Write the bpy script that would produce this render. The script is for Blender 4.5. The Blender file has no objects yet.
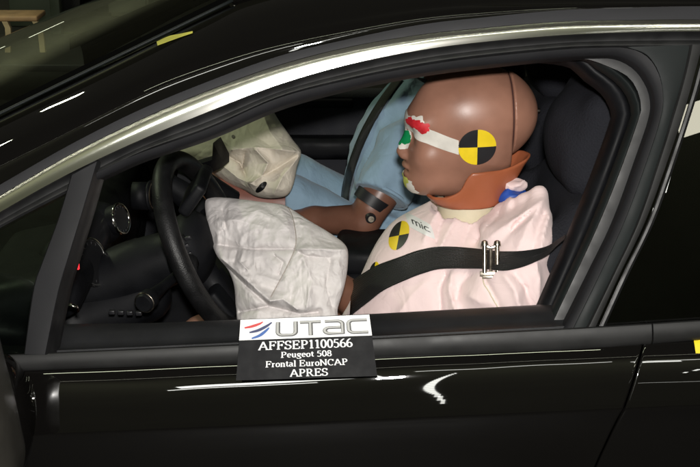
import bpy, bmesh, math, random
import numpy as np
from mathutils import Vector, Matrix, Euler
from mathutils.bvhtree import BVHTree

random.seed(7)
np.random.seed(7)
SC = bpy.context.scene
COL = SC.collection
PI = math.pi

# ------------------------------------------------------------------ camera
F = 1250.0                       # focal length in pixels of a 700 px wide picture
CAM = Vector((0.0, -1.8, 1.76))
PITCH = math.radians(20.0)
cd = bpy.data.cameras.new('camera')
cam = bpy.data.objects.new('camera', cd)
COL.objects.link(cam)
cam.location = CAM
cam.rotation_euler = (math.radians(90) - PITCH, 0, 0)
cd.sensor_width = 36.0
cd.lens = 36.0 * F / 700.0
cd.clip_start = 0.02
cd.clip_end = 200
SC.camera = cam

# ------------------------------------------------------------------ world: dim greenish hall light
w = bpy.data.worlds.new('World')
SC.world = w
w.use_nodes = True
bgn = w.node_tree.nodes['Background']
bgn.inputs[0].default_value = (0.82, 0.78, 0.64, 1)
bgn.inputs[1].default_value = 0.05


def area(name, loc, target, sx, sy, power, col):
    l = bpy.data.lights.new(name, 'AREA')
    l.shape = 'RECTANGLE'
    l.size = sx
    l.size_y = sy
    l.energy = power
    l.color = col
    o = bpy.data.objects.new(name, l)
    COL.objects.link(o)
    o.location = loc
    d = Vector(target) - Vector(loc)
    o.rotation_euler = d.to_track_quat('-Z', 'Y').to_euler()
    return o


area('camera_flash', (0.02, -1.80, 1.875), (0.05, 0.45, 1.02), 0.07, 0.05, 55, (1.0, 0.97, 0.93))
TUBE = (0.95, 1.0, 0.72)
area('ceiling_tube', (-0.35, -1.7, 3.9), (-0.35, -1.7, 0), 2.4, 0.05, 12, TUBE)
area('ceiling_tube', (-3.2, 2.2, 3.9), (-2.2, 1.6, 0), 0.22, 0.30, 60, TUBE)
area('ceiling_tube', (-3.4, 4.8, 3.9), (-3.4, 4.8, 0), 0.20, 0.15, 25, TUBE)
WHITE = (1.0, 1.0, 0.93)


def hall(x, z, sx, sy, power, roll=0.0, y=-5.5, col=WHITE, name='hall_light'):
    o = area(name, (x, y, z), (x * 0.3, 0.1, 1.2), sx, sy, power, col)
    o.rotation_euler.rotate_axis('Z', math.radians(roll))
    return o


hall(-0.74, 4.06, 1.25, 0.20, 22, 19)
hall(-0.95, 3.72, 0.9, 0.06, 4, 15)
hall(0.75, 4.62, 1.5, 0.05, 3.5, 4)
hall(2.3, 4.70, 1.2, 0.05, 3, 0)
hall(1.86, 4.50, 0.30, 0.10, 2.2, 0)
hall(2.30, 3.88, 0.34, 0.20, 3.2, 12, col=(1.0, 0.95, 0.75))
hall(2.03, 3.41, 0.03, 0.13, 0.3, -20)
hall(1.93, 3.19, 0.03, 0.08, 0.2, -20)
for k_ in range(26):               # added lamp segments, bowed so the door mirrors a bright crescent
    t_ = (k_ + 0.5) / 26
    w_ = math.sin(PI * (0.12 + 0.8 * t_))
    hall(0.15 + 0.11 * (2 * t_ - 0.95) ** 2, 1.70 + 1.85 * t_, 0.042 * w_, 0.085, 0.20 * w_, 0, -4.5, name='crescent_light')
for x_, z_, l_ in ((-3.9, 1.42, 0.5), (-4.6, 1.22, 0.3), (-3.3, 1.62, 0.35), (-4.2, 1.80, 0.2), (-5.2, 1.05, 0.4)):  # added short lamps, there only to mirror as streaks in the windscreen
    area('streak_light', (x_, 8.6, z_), (x_ * 0.5, 0, 1.2), l_, 0.03, 0.28 * l_, TUBE)
hall(2.7, 2.15, 2.6, 0.02, 1.3, 0, -4.5)
area('wall_fill', (0.0, -5.6, 5.6), (0.0, -6.6, 3.8), 10.0, 0.08, 48, (1.0, 0.99, 0.78))  # added fill that brightens the unseen wall mirrored in the chrome
area('wall_fill', (-4.6, 8.0, 3.2), (-4.6, 8.9, 1.2), 3.0, 0.08, 22, TUBE)  # added fill on the far wall, for the windscreen's reflection

vs = SC.view_settings
vs.view_transform = 'Standard'
vs.look = 'None'
vs.exposure = 0.0
vs.gamma = 1.0
vs.use_curve_mapping = False

# ------------------------------------------------------------------ projection helpers (places in the car read off the side view)
FWD = Vector((0, math.cos(PITCH), -math.sin(PITCH)))
UP = Vector((0, math.sin(PITCH), math.cos(PITCH)))
RT = Vector((1, 0, 0))


def ray(px, py):
    return FWD + RT * ((px - 350.0) / F) - UP * ((py - 233.5) / F)


def P(px, py, Y):
    d = ray(px, py)
    return CAM + d * ((Y - CAM.y) / d.y)


KT, ZB = 0.36, 0.931              # tumblehome of the car's side


def S(px, py, off=0.0):
    d = ray(px, py)
    # y - KT (z-ZB) - off = 0
    t = (off + KT * (CAM.z - ZB) - CAM.y) / (d.y - KT * d.z)
    return CAM + d * t


OUTN = Vector((0, -1, KT)).normalized()


def interp(pts, x):
    return float(np.interp(x, [p[0] for p in pts], [p[1] for p in pts]))


def catmull(pts, n, closed=False):
    """resample a polyline smoothly to n points, equal arc length"""
    p = np.array(pts, float)
    if closed:
        q = np.vstack([p[-1], p, p[0], p[1]])
    else:
        q = np.vstack([2 * p[0] - p[1], p, 2 * p[-1] - p[-2]])
    out = []
    for i in range(1, len(q) - 2):
        for t in np.linspace(0, 1, 24, endpoint=False):
            a, b, c, d = q[i - 1], q[i], q[i + 1], q[i + 2]
            out.append(0.5 * ((2 * b) + (-a + c) * t + (2 * a - 5 * b + 4 * c - d) * t * t + (-a + 3 * b - 3 * c + d) * t ** 3))
    if closed:
        out.append(out[0])
    else:
        out.append(q[-2])
    out = np.array(out)
    s = np.concatenate([[0], np.cumsum(np.linalg.norm(np.diff(out, axis=0), axis=1))])
    tt = np.linspace(0, s[-1], n, endpoint=not closed)
    return np.array([[np.interp(t, s, out[:, k]) for k in range(out.shape[1])] for t in tt])


# ------------------------------------------------------------------ materials
MATS = {}


def mat(name, col, rough=0.5, metal=0.0, coat=0.0, spec=0.5, noise=None, bump=None, coatr=0.03, trans=0.0, sheen=0.0, wr=None):
    m = bpy.data.materials.new(name)
    m.use_nodes = True
    nt = m.node_tree
    b = nt.nodes['Principled BSDF']
    b.inputs['Base Color'].default_value = (*col, 1)
    b.inputs['Roughness'].default_value = rough
    b.inputs['Metallic'].default_value = metal
    b.inputs['Specular IOR Level'].default_value = spec
    b.inputs['Coat Weight'].default_value = coat
    b.inputs['Coat Roughness'].default_value = coatr
    if sheen:
        b.inputs['Sheen Weight'].default_value = sheen
    tc = None
    if noise or bump or wr:
        tc = nt.nodes.new('ShaderNodeTexCoord')
    if noise:                         # (scale, amount) colour variation
        n = nt.nodes.new('ShaderNodeTexNoise')
        n.inputs['Scale'].default_value = noise[0]
        n.inputs['Detail'].default_value = 6
        nt.links.new(tc.outputs['Object'], n.inputs['Vector'])
        mr = nt.nodes.new('ShaderNodeMapRange')
        mr.inputs[1].default_value = 0.3
        mr.inputs[2].default_value = 0.7
        mr.inputs[3].default_value = 1 - noise[1]
        mr.inputs[4].default_value = 1 + noise[1]
        nt.links.new(n.outputs['Fac'], mr.inputs[0])
        mx = nt.nodes.new('ShaderNodeMix')
        mx.data_type = 'RGBA'
        mx.blend_type = 'MULTIPLY'
        mx.inputs[0].default_value = 1
        mx.inputs[6].default_value = (*col, 1)
        nt.links.new(mr.outputs[0], mx.inputs[7])
        nt.links.new(mx.outputs[2], b.inputs['Base Color'])
        mr2 = nt.nodes.new('ShaderNodeMapRange')
        mr2.inputs[1].default_value = 0.3
        mr2.inputs[2].default_value = 0.7
        mr2.inputs[3].default_value = max(0.0, rough * (1 - noise[1]))
        mr2.inputs[4].default_value = min(1.0, rough * (1 + noise[1]))
        nt.links.new(n.outputs['Fac'], mr2.inputs[0])
        nt.links.new(mr2.outputs[0], b.inputs['Roughness'])
    if bump:                          # (scale, distance, kind)
        if bump[2] == 'noise':
            n = nt.nodes.new('ShaderNodeTexNoise')
            n.inputs['Detail'].default_value = 5
            n.inputs['Scale'].default_value = bump[0]
            o = n.outputs['Fac']
        elif bump[2] == 'cell':
            n = nt.nodes.new('ShaderNodeTexVoronoi')
            n.inputs['Scale'].default_value = bump[0]
            o = n.outputs['Distance']
        else:
            n = nt.nodes.new('ShaderNodeTexWave')
            n.inputs['Scale'].default_value = bump[0]
            n.inputs['Distortion'].default_value = 1.0
            o = n.outputs['Fac']
        nt.links.new(tc.outputs['Object'], n.inputs['Vector'])
        bp = nt.nodes.new('ShaderNodeBump')
        bp.inputs['Strength'].default_value = 0.6
        bp.inputs['Distance'].default_value = bump[1]
        nt.links.new(o, bp.inputs['Height'])
        nt.links.new(bp.outputs[0], b.inputs['Normal'])
    if wr:                            # (scale, distance) broad relief under the fine one: cloth creases, wavy sheet metal
        n = nt.nodes.new('ShaderNodeTexNoise')
        n.inputs['Detail'].default_value = 3 if coat == 0 else 1
        n.inputs['Scale'].default_value = wr[0]
        n.inputs['Distortion'].default_value = 0.8 if coat == 0 else 0
        nt.links.new(tc.outputs['Object'], n.inputs['Vector'])
        b2 = nt.nodes.new('ShaderNodeBump')
        b2.inputs['Strength'].default_value = 0.7
        b2.inputs['Distance'].default_value = wr[1]
        src = n.outputs['Fac']
        if len(wr) > 2:               # sharp creases: fold the noise about its middle
            ma = nt.nodes.new('ShaderNodeMath')
            ma.operation = 'SUBTRACT'
            ma.inputs[1].default_value = 0.5
            nt.links.new(src, ma.inputs[0])
            mb_ = nt.nodes.new('ShaderNodeMath')
            mb_.operation = 'ABSOLUTE'
            nt.links.new(ma.outputs[0], mb_.inputs[0])
            src = mb_.outputs[0]
        nt.links.new(src, b2.inputs['Height'])
        if bump:
            nt.links.new(b2.outputs[0], bp.inputs['Normal'])
        else:
            nt.links.new(b2.outputs[0], b.inputs['Coat Normal' if coat else 'Normal'])
    MATS[name] = m
    return m


def glass(name, tint, fac0, rough=0.0):
    """thin pane: tinted transparency plus a mirror reflection that grows at grazing angles"""
    m = bpy.data.materials.new(name)
    m.use_nodes = True
    nt = m.node_tree
    for n in list(nt.nodes):
        nt.nodes.remove(n)
    o = nt.nodes.new('ShaderNodeOutputMaterial')
    t = nt.nodes.new('ShaderNodeBsdfTransparent')
    t.inputs[0].default_value = (*tint, 1)
    g = nt.nodes.new('ShaderNodeBsdfGlossy')
    g.inputs[0].default_value = (1, 1, 1, 1)
    g.inputs['Roughness'].default_value = rough
    fr = nt.nodes.new('ShaderNodeFresnel')
    fr.inputs[0].default_value = 1.5
    mx = nt.nodes.new('ShaderNodeMixShader')
    nt.links.new(fr.outputs[0], mx.inputs[0])
    nt.links.new(t.outputs[0], mx.inputs[1])
    nt.links.new(g.outputs[0], mx.inputs[2])
    nt.links.new(mx.outputs[0], o.inputs[0])
    MATS[name] = m
    return m


def emit(name, col, s):
    m = mat(name, col, 0.5)
    b = m.node_tree.nodes['Principled BSDF']
    b.inputs['Emission Color'].default_value = (*col, 1)
    b.inputs['Emission Strength'].default_value = s
    return m


mat('paint', (0.0035, 0.0032, 0.003), 0.5, coat=1.0, coatr=0.015, spec=0.0, wr=(3.0, 0.010))
mat('frit', (0.004, 0.004, 0.004), 0.9, spec=0.0)
mat('chrome', (0.86, 0.85, 0.80), 0.11, metal=1.0)
mat('frame_grey', (0.021, 0.021, 0.0235), 0.65, spec=0.25, noise=(14, 0.12), bump=(900, 0.0002, 'noise'))
mat('post_grey', (0.012, 0.012, 0.0135), 0.6, spec=0.2, noise=(14, 0.15), bump=(900, 0.0002, 'noise'))
mat('frame_dark', (0.0085, 0.011, 0.011), 0.6, spec=0.2, noise=(14, 0.15))
mat('mirror_shell', (0.03, 0.028, 0.024), 0.35, noise=(20, 0.15))
mat('rubber', (0.006, 0.006, 0.0065), 0.5, noise=(30, 0.2))
mat('sill_plastic', (0.017, 0.0175, 0.019), 0.42, noise=(20, 0.15), bump=(1200, 0.0003, 'noise'))
mat('moulding', (0.016, 0.016, 0.016), 0.5, spec=0.3, noise=(20, 0.15))
mat('cabin', (0.004, 0.0043, 0.0055), 0.6, spec=0.2, noise=(18, 0.25), bump=(700, 0.0004, 'noise'))
mat('cabin_soft', (0.020, 0.021, 0.026), 0.8, noise=(18, 0.2), bump=(420, 0.0012, 'cell'))
mat('headliner', (0.06, 0.058, 0.055), 0.95, noise=(40, 0.1))
mat('seat_cloth', (0.017, 0.0175, 0.022), 0.9, spec=0.15, noise=(12, 0.2), bump=(260, 0.0016, 'cell'))
mat('leather', (0.006, 0.006, 0.0065), 0.45, spec=0.35, noise=(30, 0.25), bump=(500, 0.0005, 'cell'))
mat('skin_head', (0.305, 0.150, 0.102), 0.40, noise=(13, 0.20), bump=(350, 0.00012, 'noise'))
mat('skin_arm', (0.17, 0.075, 0.048), 0.42, noise=(14, 0.2), bump=(250, 0.0002, 'noise'))
mat('skin_leg', (0.24, 0.095, 0.07), 0.5, noise=(14, 0.2))
mat('shroud', (0.37, 0.108, 0.046), 0.42, noise=(12, 0.12), bump=(250, 0.0002, 'noise'))
mat('seam_dark', (0.05, 0.02, 0.018), 0.6)
mat('neck_cream', (0.66, 0.60, 0.44), 0.45, noise=(16, 0.08))
mat('shirt_pink', (0.84, 0.665, 0.655), 0.95, noise=(9, 0.05), bump=(1300, 0.0005, 'noise'), sheen=0.2, wr=(15, 0.0065, 1), spec=0.1)
mat('shirt_blue', (0.26, 0.375, 0.48), 0.9, noise=(12, 0.10), bump=(900, 0.0005, 'noise'), sheen=0.2, wr=(12, 0.013, 1), spec=0.1)
mat('airbag_cloth', (0.62, 0.585, 0.575), 0.85, noise=(8, 0.09), bump=(1100, 0.0004, 'noise'), wr=(20, 0.0075, 1), spec=0.2)
mat('airbag_cloth_far', (0.64, 0.58, 0.49), 0.8, noise=(8, 0.12), bump=(1100, 0.0003, 'noise'), wr=(15, 0.011, 1), spec=0.2)
mat('thread', (0.34, 0.30, 0.27), 0.9)
mat('belt', (0.017, 0.017, 0.019), 0.45, bump=(420, 0.0006, 'wave'), noise=(60, 0.2))
def webbing():
    m = mat('webbing', (0.016, 0.016, 0.018), 0.45, spec=0.5)
    nt = m.node_tree
    b = nt.nodes['Principled BSDF']
    uv = nt.nodes.new('ShaderNodeUVMap')
    sp = nt.nodes.new('ShaderNodeSeparateXYZ')
    nt.links.new(uv.outputs[0], sp.inputs[0])
    hs = []
    for ax, fr in (('Y', 2 * PI * 17), ('X', 2 * PI * 260)):
        q = nt.nodes.new('ShaderNodeMath')
        q.operation = 'MULTIPLY'
        q.inputs[1].default_value = fr
        nt.links.new(sp.outputs[ax], q.inputs[0])
        sn = nt.nodes.new('ShaderNodeMath')
        sn.operation = 'SINE'
        nt.links.new(q.outputs[0], sn.inputs[0])
        hs.append(sn)
    ad = nt.nodes.new('ShaderNodeMath')
    ad.operation = 'MULTIPLY_ADD'
    ad.inputs[1].default_value = 0.35
    nt.links.new(hs[1].outputs[0], ad.inputs[0])
    nt.links.new(hs[0].outputs[0], ad.inputs[2])
    bp = nt.nodes.new('ShaderNodeBump')
    bp.inputs['Strength'].default_value = 0.8
    bp.inputs['Distance'].default_value = 0.0008
    nt.links.new(ad.outputs[0], bp.inputs['Height'])
    nt.links.new(bp.outputs[0], b.inputs['Normal'])
    mr = nt.nodes.new('ShaderNodeMapRange')
    mr.inputs[1].default_value = -1
    mr.inputs[2].default_value = 1
    mr.inputs[3].default_value = 0.012
    mr.inputs[4].default_value = 0.024
    nt.links.new(hs[0].outputs[0], mr.inputs[0])
    nt.links.new(mr.outputs[0], b.inputs['Base Color'])


webbing()
mat('steel', (0.34, 0.30, 0.25), 0.30, metal=1.0, noise=(80, 0.3))
mat('tape_white', (0.66, 0.63, 0.57), 0.6, noise=(40, 0.10))
mat('paint_red', (0.55, 0.02, 0.03), 0.5, noise=(60, 0.25))
mat('paint_green', (0.0, 0.20, 0.06), 0.5, noise=(60, 0.25))
mat('paint_yellowgreen', (0.55, 0.58, 0.12), 0.5, noise=(60, 0.25))
mat('marker_yellow', (0.82, 0.60, 0.015), 0.45, noise=(50, 0.06))
mat('marker_black', (0.012, 0.012, 0.014), 0.45)
mat('paper_white', (0.78, 0.78, 0.77), 0.6, noise=(60, 0.03))
mat('paper_black', (0.010, 0.010, 0.011), 0.75, spec=0.25, noise=(60, 0.1))
mat('ink_white', (0.80, 0.80, 0.80), 0.6)
mat('ink_dark', (0.05, 0.05, 0.05), 0.6)
mat('ink_grey', (0.30, 0.30, 0.28), 0.5)
mat('ink_red', (0.50, 0.03, 0.03), 0.6)
mat('ink_blue', (0.02, 0.09, 0.32), 0.6)
mat('ink_navy', (0.012, 0.02, 0.09), 0.6)
mat('ink_pale', (0.62, 0.63, 0.64), 0.6)
mat('blue_plastic', (0.015, 0.07, 0.36), 0.5, noise=(30, 0.2))
mat('reflection_yellow', (0.62, 0.58, 0.08), 0.5, noise=(40, 0.15))  # reflection on the pillar, put into a flat colour
mat('wood', (0.42, 0.26, 0.13), 0.5, noise=(9, 0.25))
mat('wood_pale', (0.55, 0.43, 0.24), 0.5, noise=(9, 0.2))
mat('lab_floor', (0.020, 0.019, 0.017), 0.45, noise=(1.2, 0.3))
mat('lab_wall_pale', (0.50, 0.52, 0.40), 0.8, noise=(1.5, 0.12))
mat('lab_wall', (0.17, 0.17, 0.12), 0.8, noise=(1.5, 0.2))
mat('lab_dark', (0.022, 0.022, 0.020), 0.5, noise=(3, 0.3))
mat('lab_green', (0.060, 0.075, 0.050), 0.6, noise=(3, 0.3))
mat('gauge_face', (0.01, 0.01, 0.011), 0.3)
mat('button_grey', (0.016, 0.016, 0.018), 0.35, noise=(60, 0.3))
mat('tick_grey', (0.02, 0.02, 0.022), 0.6)
glass('windscreen_glass', (0.80, 0.88, 0.80), 0.04)
glass('side_glass', (0.55, 0.62, 0.55), 0.04)
glass('privacy_glass', (0.06, 0.06, 0.06), 0.05)
emit('red_light', (1.0, 0.03, 0.04), 1.6)

# ------------------------------------------------------------------ mesh helpers


def link(name, me, material, parent=None, smooth=True, angle=None):
    if smooth:
        me.polygons.foreach_set('use_smooth', [True] * len(me.polygons))
    o = bpy.data.objects.new(name, me)
    COL.objects.link(o)
    if material:
        me.materials.append(MATS[material])
    if parent is not None:
        o.parent = parent
        if 'org' in parent:
            g = parent['org']
            o.matrix_parent_inverse = Matrix.Translation(-Vector((g[0], g[1], g[2])))
    if angle is not None:
        me.set_sharp_from_angle(angle=math.radians(angle))
    return o


def mesh(name, verts, faces, material, parent=None, smooth=True, angle=None, fix=True):
    me = bpy.data.meshes.new(name)
    me.from_pydata([tuple(map(float, v)) for v in verts], [], [tuple(map(int, f)) for f in faces])
    if fix:
        bm = bmesh.new()
        bm.from_mesh(me)
        bmesh.ops.recalc_face_normals(bm, faces=bm.faces)
        bm.to_mesh(me)
        bm.free()
    me.update()
    return link(name, me, material, parent, smooth, angle)


def thing(name, loc, label, cat, group=None):
    o = bpy.data.objects.new(name, None)
    COL.objects.link(o)
    o.location = loc
    o.empty_display_size = 0.05
    o['label'] = label
    o['category'] = cat
    o['org'] = tuple(loc)
    if group:
        o['group'] = group
    return o


def tag(o, label, cat, group=None):
    o['label'] = label
    o['category'] = cat
    if group:
        o['group'] = group
    return o


def band(name, top, bot, profile, normal, material, parent, thick=0.02, angle=40):
    """a strip between two 3-D polylines; profile = (s, height) from top to bottom along normal, closed at the back"""
    n = len(top)
    V, Fc = [], []
    m = len(profile)
    nn = normal if callable(normal) else (lambda i: normal)
    for i in range(n):
        a, b = Vector(top[i]), Vector(bot[i])
        q = Vector(nn(i))
        for s, h in profile:
            V.append(a.lerp(b, s) + q * h)
        V.append(b - q * thick)
        V.append(a - q * thick)
    k = m + 2
    for i in range(n - 1):
        for j in range(k):
            Fc.append((i * k + j, i * k + (j + 1) % k, (i + 1) * k + (j + 1) % k, (i + 1) * k + j))
    Fc.append(tuple(range(k)))
    Fc.append(tuple((n - 1) * k + j for j in range(k - 1, -1, -1)))
    return mesh(name, V, Fc, material, parent, True, angle)


def tube(path, radius, seg=12, closed=False, squash=None):
    """verts, faces of a tube along a 3-D path; radius scalar or per-point"""
    n = len(path)
    path = [Vector(p) for p in path]
    r = radius if hasattr(radius, '__len__') else [radius] * n
    V, Fc = [], []
    up = None
    for i in range(n):
        if closed:
            t = path[(i + 1) % n] - path[i - 1]
        else:
            t = path[min(i + 1, n - 1)] - path[max(i - 1, 0)]
        t.normalize()
        if up is None:
            up = Vector((0, 0, 1)) if abs(t.z) < 0.9 else Vector((1, 0, 0))
        a = (up - t * up.dot(t)).normalized()
        b = t.cross(a)
        up = a
        for j in range(seg):
            th = 2 * PI * j / seg
            V.append(path[i] + (a * math.cos(th) + b * math.sin(th)) * r[i])
    for i in range(n if closed else n - 1):
        i2 = (i + 1) % n
        for j in range(seg):
            Fc.append((i * seg + j, i * seg + (j + 1) % seg, i2 * seg + (j + 1) % seg, i2 * seg + j))
    if not closed:
        Fc.append(tuple(range(seg)))
        Fc.append(tuple((n - 1) * seg + j for j in range(seg)))
    return V, Fc


def merge(*parts):
    V, Fc = [], []
    for v, f in parts:
        o = len(V)
        V += list(v)
        Fc += [tuple(i + o for i in q) for q in f]
    return V, Fc


def rbox(c, h, r=0.01, seg=3, rot=None):
    """bevelled box: verts, faces"""
    bm = bmesh.new()
    bmesh.ops.create_cube(bm, size=2)
    bmesh.ops.scale(bm, vec=h, verts=bm.verts)
    if r > 0:
        bmesh.ops.bevel(bm, geom=list(bm.edges), offset=r, segments=seg, affect='EDGES', profile=0.5)
    M = Matrix.Translation(c)
    if rot is not None:
        M = M @ Euler(rot).to_matrix().to_4x4()
    bmesh.ops.transform(bm, matrix=M, verts=bm.verts)
    bm.verts.index_update()
    V = [v.co.copy() for v in bm.verts]
    Fc = [tuple(v.index for v in f.verts) for f in bm.faces]
    bm.free()
    return V, Fc


def cyl(a, b, r0, r1=None, seg=20):
    return tube([a, b], [r0, r0 if r1 is None else r1], seg)


# ------------------------------------------------------------------ smooth bodies: signed distances + surface nets
LAT = np.random.rand(32, 32, 32).astype(np.float32)


def vnoise(X, Y, Z):
    xi, yi, zi = np.floor(X).astype(int), np.floor(Y).astype(int), np.floor(Z).astype(int)
    fx, fy, fz = X - xi, Y - yi, Z - zi
    fx, fy, fz = [f * f * (3 - 2 * f) for f in (fx, fy, fz)]
    r = 0
    for a in (0, 1):
        for b in (0, 1):
            for c in (0, 1):
                wgt = (fx if a else 1 - fx) * (fy if b else 1 - fy) * (fz if c else 1 - fz)
                r = r + wgt * LAT[(xi + a) % 32, (yi + b) % 32, (zi + c) % 32]
    return r * 2 - 1


def ridged(X, Y, Z):
    return 1 - np.abs(vnoise(X, Y, Z)) * 2


def smin(a, b, k):
    h = np.clip(0.5 + 0.5 * (b - a) / k, 0, 1)
    return b + (a - b) * h - k * h * (1 - h)


def smax(a, b, k):
    return -smin(-a, -b, k)


def ell(X, Y, Z, c, r):
    x, y, z = (X - c[0]) / r[0], (Y - c[1]) / r[1], (Z - c[2]) / r[2]
    k0 = np.sqrt(x * x + y * y + z * z) + 1e-9
    k1 = np.sqrt((x / r[0]) ** 2 + (y / r[1]) ** 2 + (z / r[2]) ** 2) + 1e-9
    return k0 * (k0 - 1) / k1


def cone(X, Y, Z, a, b, ra, rb):
    a, b = np.array(a, float), np.array(b, float)
    d = b - a
    t = np.clip(((X - a[0]) * d[0] + (Y - a[1]) * d[1] + (Z - a[2]) * d[2]) / (d @ d), 0, 1)
    return np.sqrt((X - a[0] - d[0] * t) ** 2 + (Y - a[1] - d[1] * t) ** 2 + (Z - a[2] - d[2] * t) ** 2) - (ra + (rb - ra) * t)


def sbox(X, Y, Z, c, h, r, rot=0.0):
    """rounded box, turned about Y by rot"""
    x, y, z = X - c[0], Y - c[1], Z - c[2]
    cs, sn = math.cos(rot), math.sin(rot)
    x, z = x * cs - z * sn, x * sn + z * cs
    qx, qy, qz = np.abs(x) - h[0] + r, np.abs(y) - h[1] + r, np.abs(z) - h[2] + r
    return np.sqrt(np.maximum(qx, 0) ** 2 + np.maximum(qy, 0) ** 2 + np.maximum(qz, 0) ** 2) + np.minimum(np.maximum(qx, np.maximum(qy, qz)), 0) - r


def nets(fn, lo, hi, h):
    lo = np.array(lo, float)
    ax = [np.arange(lo[k], hi[k] + h, h) for k in range(3)]
    X, Y, Z = np.meshgrid(*ax, indexing='ij')
    Fv = fn(X, Y, Z)
    ins = Fv < 0
    n = [len(a) for a in ax]
    nc = (n[0] - 1, n[1] - 1, n[2] - 1)
    acc = np.zeros(nc + (3,))
    cnt = np.zeros(nc)
    cor = [(i, j, k) for i in (0, 1) for j in (0, 1) for k in (0, 1)]
    sl = lambda o: tuple(slice(o[q], o[q] + nc[q]) for q in range(3))
    for a in cor:
        for b in cor:
            d = (b[0] - a[0], b[1] - a[1], b[2] - a[2])
            if sorted(d) == [0, 0, 1]:
                fa, fb = Fv[sl(a)], Fv[sl(b)]
                m = (fa < 0) != (fb < 0)
                t = np.where(m, fa / np.where(m, fa - fb, 1), 0)
                for q in range(3):
                    acc[..., q] += np.where(m, a[q] + t * d[q], 0)
                cnt += m
    act = cnt > 0
    idx = -np.ones(nc, int)
    idx[act] = np.arange(act.sum())
    cells = np.argwhere(act)
    V = (cells + acc[act] / cnt[act][:, None]) * h + lo
    quads = []
    for q in range(3):
        r, s = [(1, 2), (2, 0), (0, 1)][q]
        A = [slice(None)] * 3
        B = [slice(None)] * 3
        A[q] = slice(0, -1)
        B[q] = slice(1, None)
        for e in (r, s):
            A[e] = slice(1, -1)
            B[e] = slice(1, -1)
        m = ins[tuple(A)] != ins[tuple(B)]
        e = np.argwhere(m)
        fl = ins[tuple(A)][m]
        e[:, r] += 1
        e[:, s] += 1

        def ci(dr, ds):
            c = e.copy()
            c[:, r] += dr
            c[:, s] += ds
            return idx[c[:, 0], c[:, 1], c[:, 2]]
        Q = np.stack([ci(-1, -1), ci(0, -1), ci(0, 0), ci(-1, 0)], 1)
        Q[~fl] = Q[~fl][:, ::-1]
        quads.append(Q)
    return V, np.vstack(quads)


def body(name, fn, lo, hi, h, material, parent=None):
    V, Q = nets(fn, lo, hi, h)
    me = bpy.data.meshes.new(name)
    me.vertices.add(len(V))
    me.vertices.foreach_set('co', V.astype(np.float32).ravel())
    me.loops.add(len(Q) * 4)
    me.loops.foreach_set('vertex_index', Q.astype(np.int32).ravel())
    me.polygons.add(len(Q))
    me.polygons.foreach_set('loop_start', np.arange(0, len(Q) * 4, 4, dtype=np.int32))
    me.polygons.foreach_set('loop_total', np.full(len(Q), 4, np.int32))
    me.update(calc_edges=True)
    me.validate()
    return link(name, me, material, parent)


def bvh(o):
    me = o.data
    return BVHTree.FromPolygons([v.co for v in me.vertices], [tuple(p.vertices) for p in me.polygons])


def patch(name, grid, cast, material, parent, off=0.0009, thick=0.0006, keep=None):
    """a thin sticker laid on a surface: grid of (u,v) -> cast gives (point, normal) or None"""
    nu, nv = len(grid), len(grid[0])
    pts = {}
    for i in range(nu):
        for j in range(nv):
            r = cast(*grid[i][j])
            if r is not None and (keep is None or keep(*grid[i][j])):
                pts[i, j] = r
    V, Fc, id1, id0 = [], [], {}, {}
    for k, (p, nrm) in pts.items():
        id1[k] = len(V)
        V.append(p + nrm * (off + thick))
    for i in range(nu - 1):
        for j in range(nv - 1):
            ks = [(i, j), (i + 1, j), (i + 1, j + 1), (i, j + 1)]
            if all(k in pts for k in ks):
                Fc.append(tuple(id1[k] for k in ks))
    o = mesh(name, V, Fc, material, parent, True, fix=False)
    # face outwards
    me = o.data
    me.update()
    ref = list(pts.values())
    if me.polygons:
        p0 = me.polygons[len(me.polygons) // 2]
        nearest = min(ref, key=lambda q: (q[0] - p0.center).length)
        if p0.normal.dot(nearest[1]) < 0:
            me.flip_normals()
    return o


# =================================================================== SETTING
fl = mesh('floor', [(-14, -10, 0), (14, -10, 0), (14, 12, 0), (-14, 12, 0)], [(0, 1, 2, 3)], 'lab_floor', None, False)
fl['kind'] = 'structure'
wl = mesh('wall', *merge(rbox((0, 9.0, 2.6), (14, 0.1, 2.6), 0)), 'lab_wall', None, False)
wl['kind'] = 'structure'
w2 = mesh('wall', *merge(rbox((0, -6.75, 3.0), (14, 0.1, 3.0), 0)), 'lab_wall_pale', None, False)
w2['kind'] = 'structure'

# =================================================================== CAR
ORG = (0.25, 0.84, 0.0)
car = thing('car', ORG, 'black car with chrome window trim, its driver window open', 'car')
YC = 0.84                         # centre line of the car

XS = list(np.linspace(-120, 860, 90))
CU = [(-120, 266), (0, 196), (70, 155), (140, 120), (210, 90), (280, 65), (350, 47), (420, 35), (480, 28.5), (560, 22), (630, 20.5), (700, 20), (860, 22)]
CL = [(-120, 284), (0, 213), (70, 174), (140, 141), (210, 112), (280, 85), (350, 65), (420, 51), (480, 43), (560, 36), (630, 33), (700, 32), (860, 33)]
GT = [(-120, 254), (0, 185), (70, 145), (140, 110), (210, 81), (280, 56), (350, 39), (420, 25), (480, 18), (560, 10.5), (630, 8), (700, 6.5), (860, 7)]
FT = [(90, 182), (140, 154), (210, 129), (280, 98), (350, 80), (420, 66), (480, 57.5), (560, 49.5), (600, 48), (640, 48)]
CRS = [(-120, 208), (0, 148), (60, 119), (140, 79), (180, 62), (245, 41), (300, 28.5), (350, 19.5), (410, 10.5), (480, 5), (600, 3), (700, 3.5), (860, 5)]


def cspl(pts, xs):
    c = catmull(pts, 400)
    return [float(np.interp(x, c[:, 0], c[:, 1])) for x in xs]


cu, cl, gt, crs = cspl(CU, XS), cspl(CL, XS), cspl(GT, XS), cspl(CRS, XS)

# --- front door: painted panel below the belt line


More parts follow.
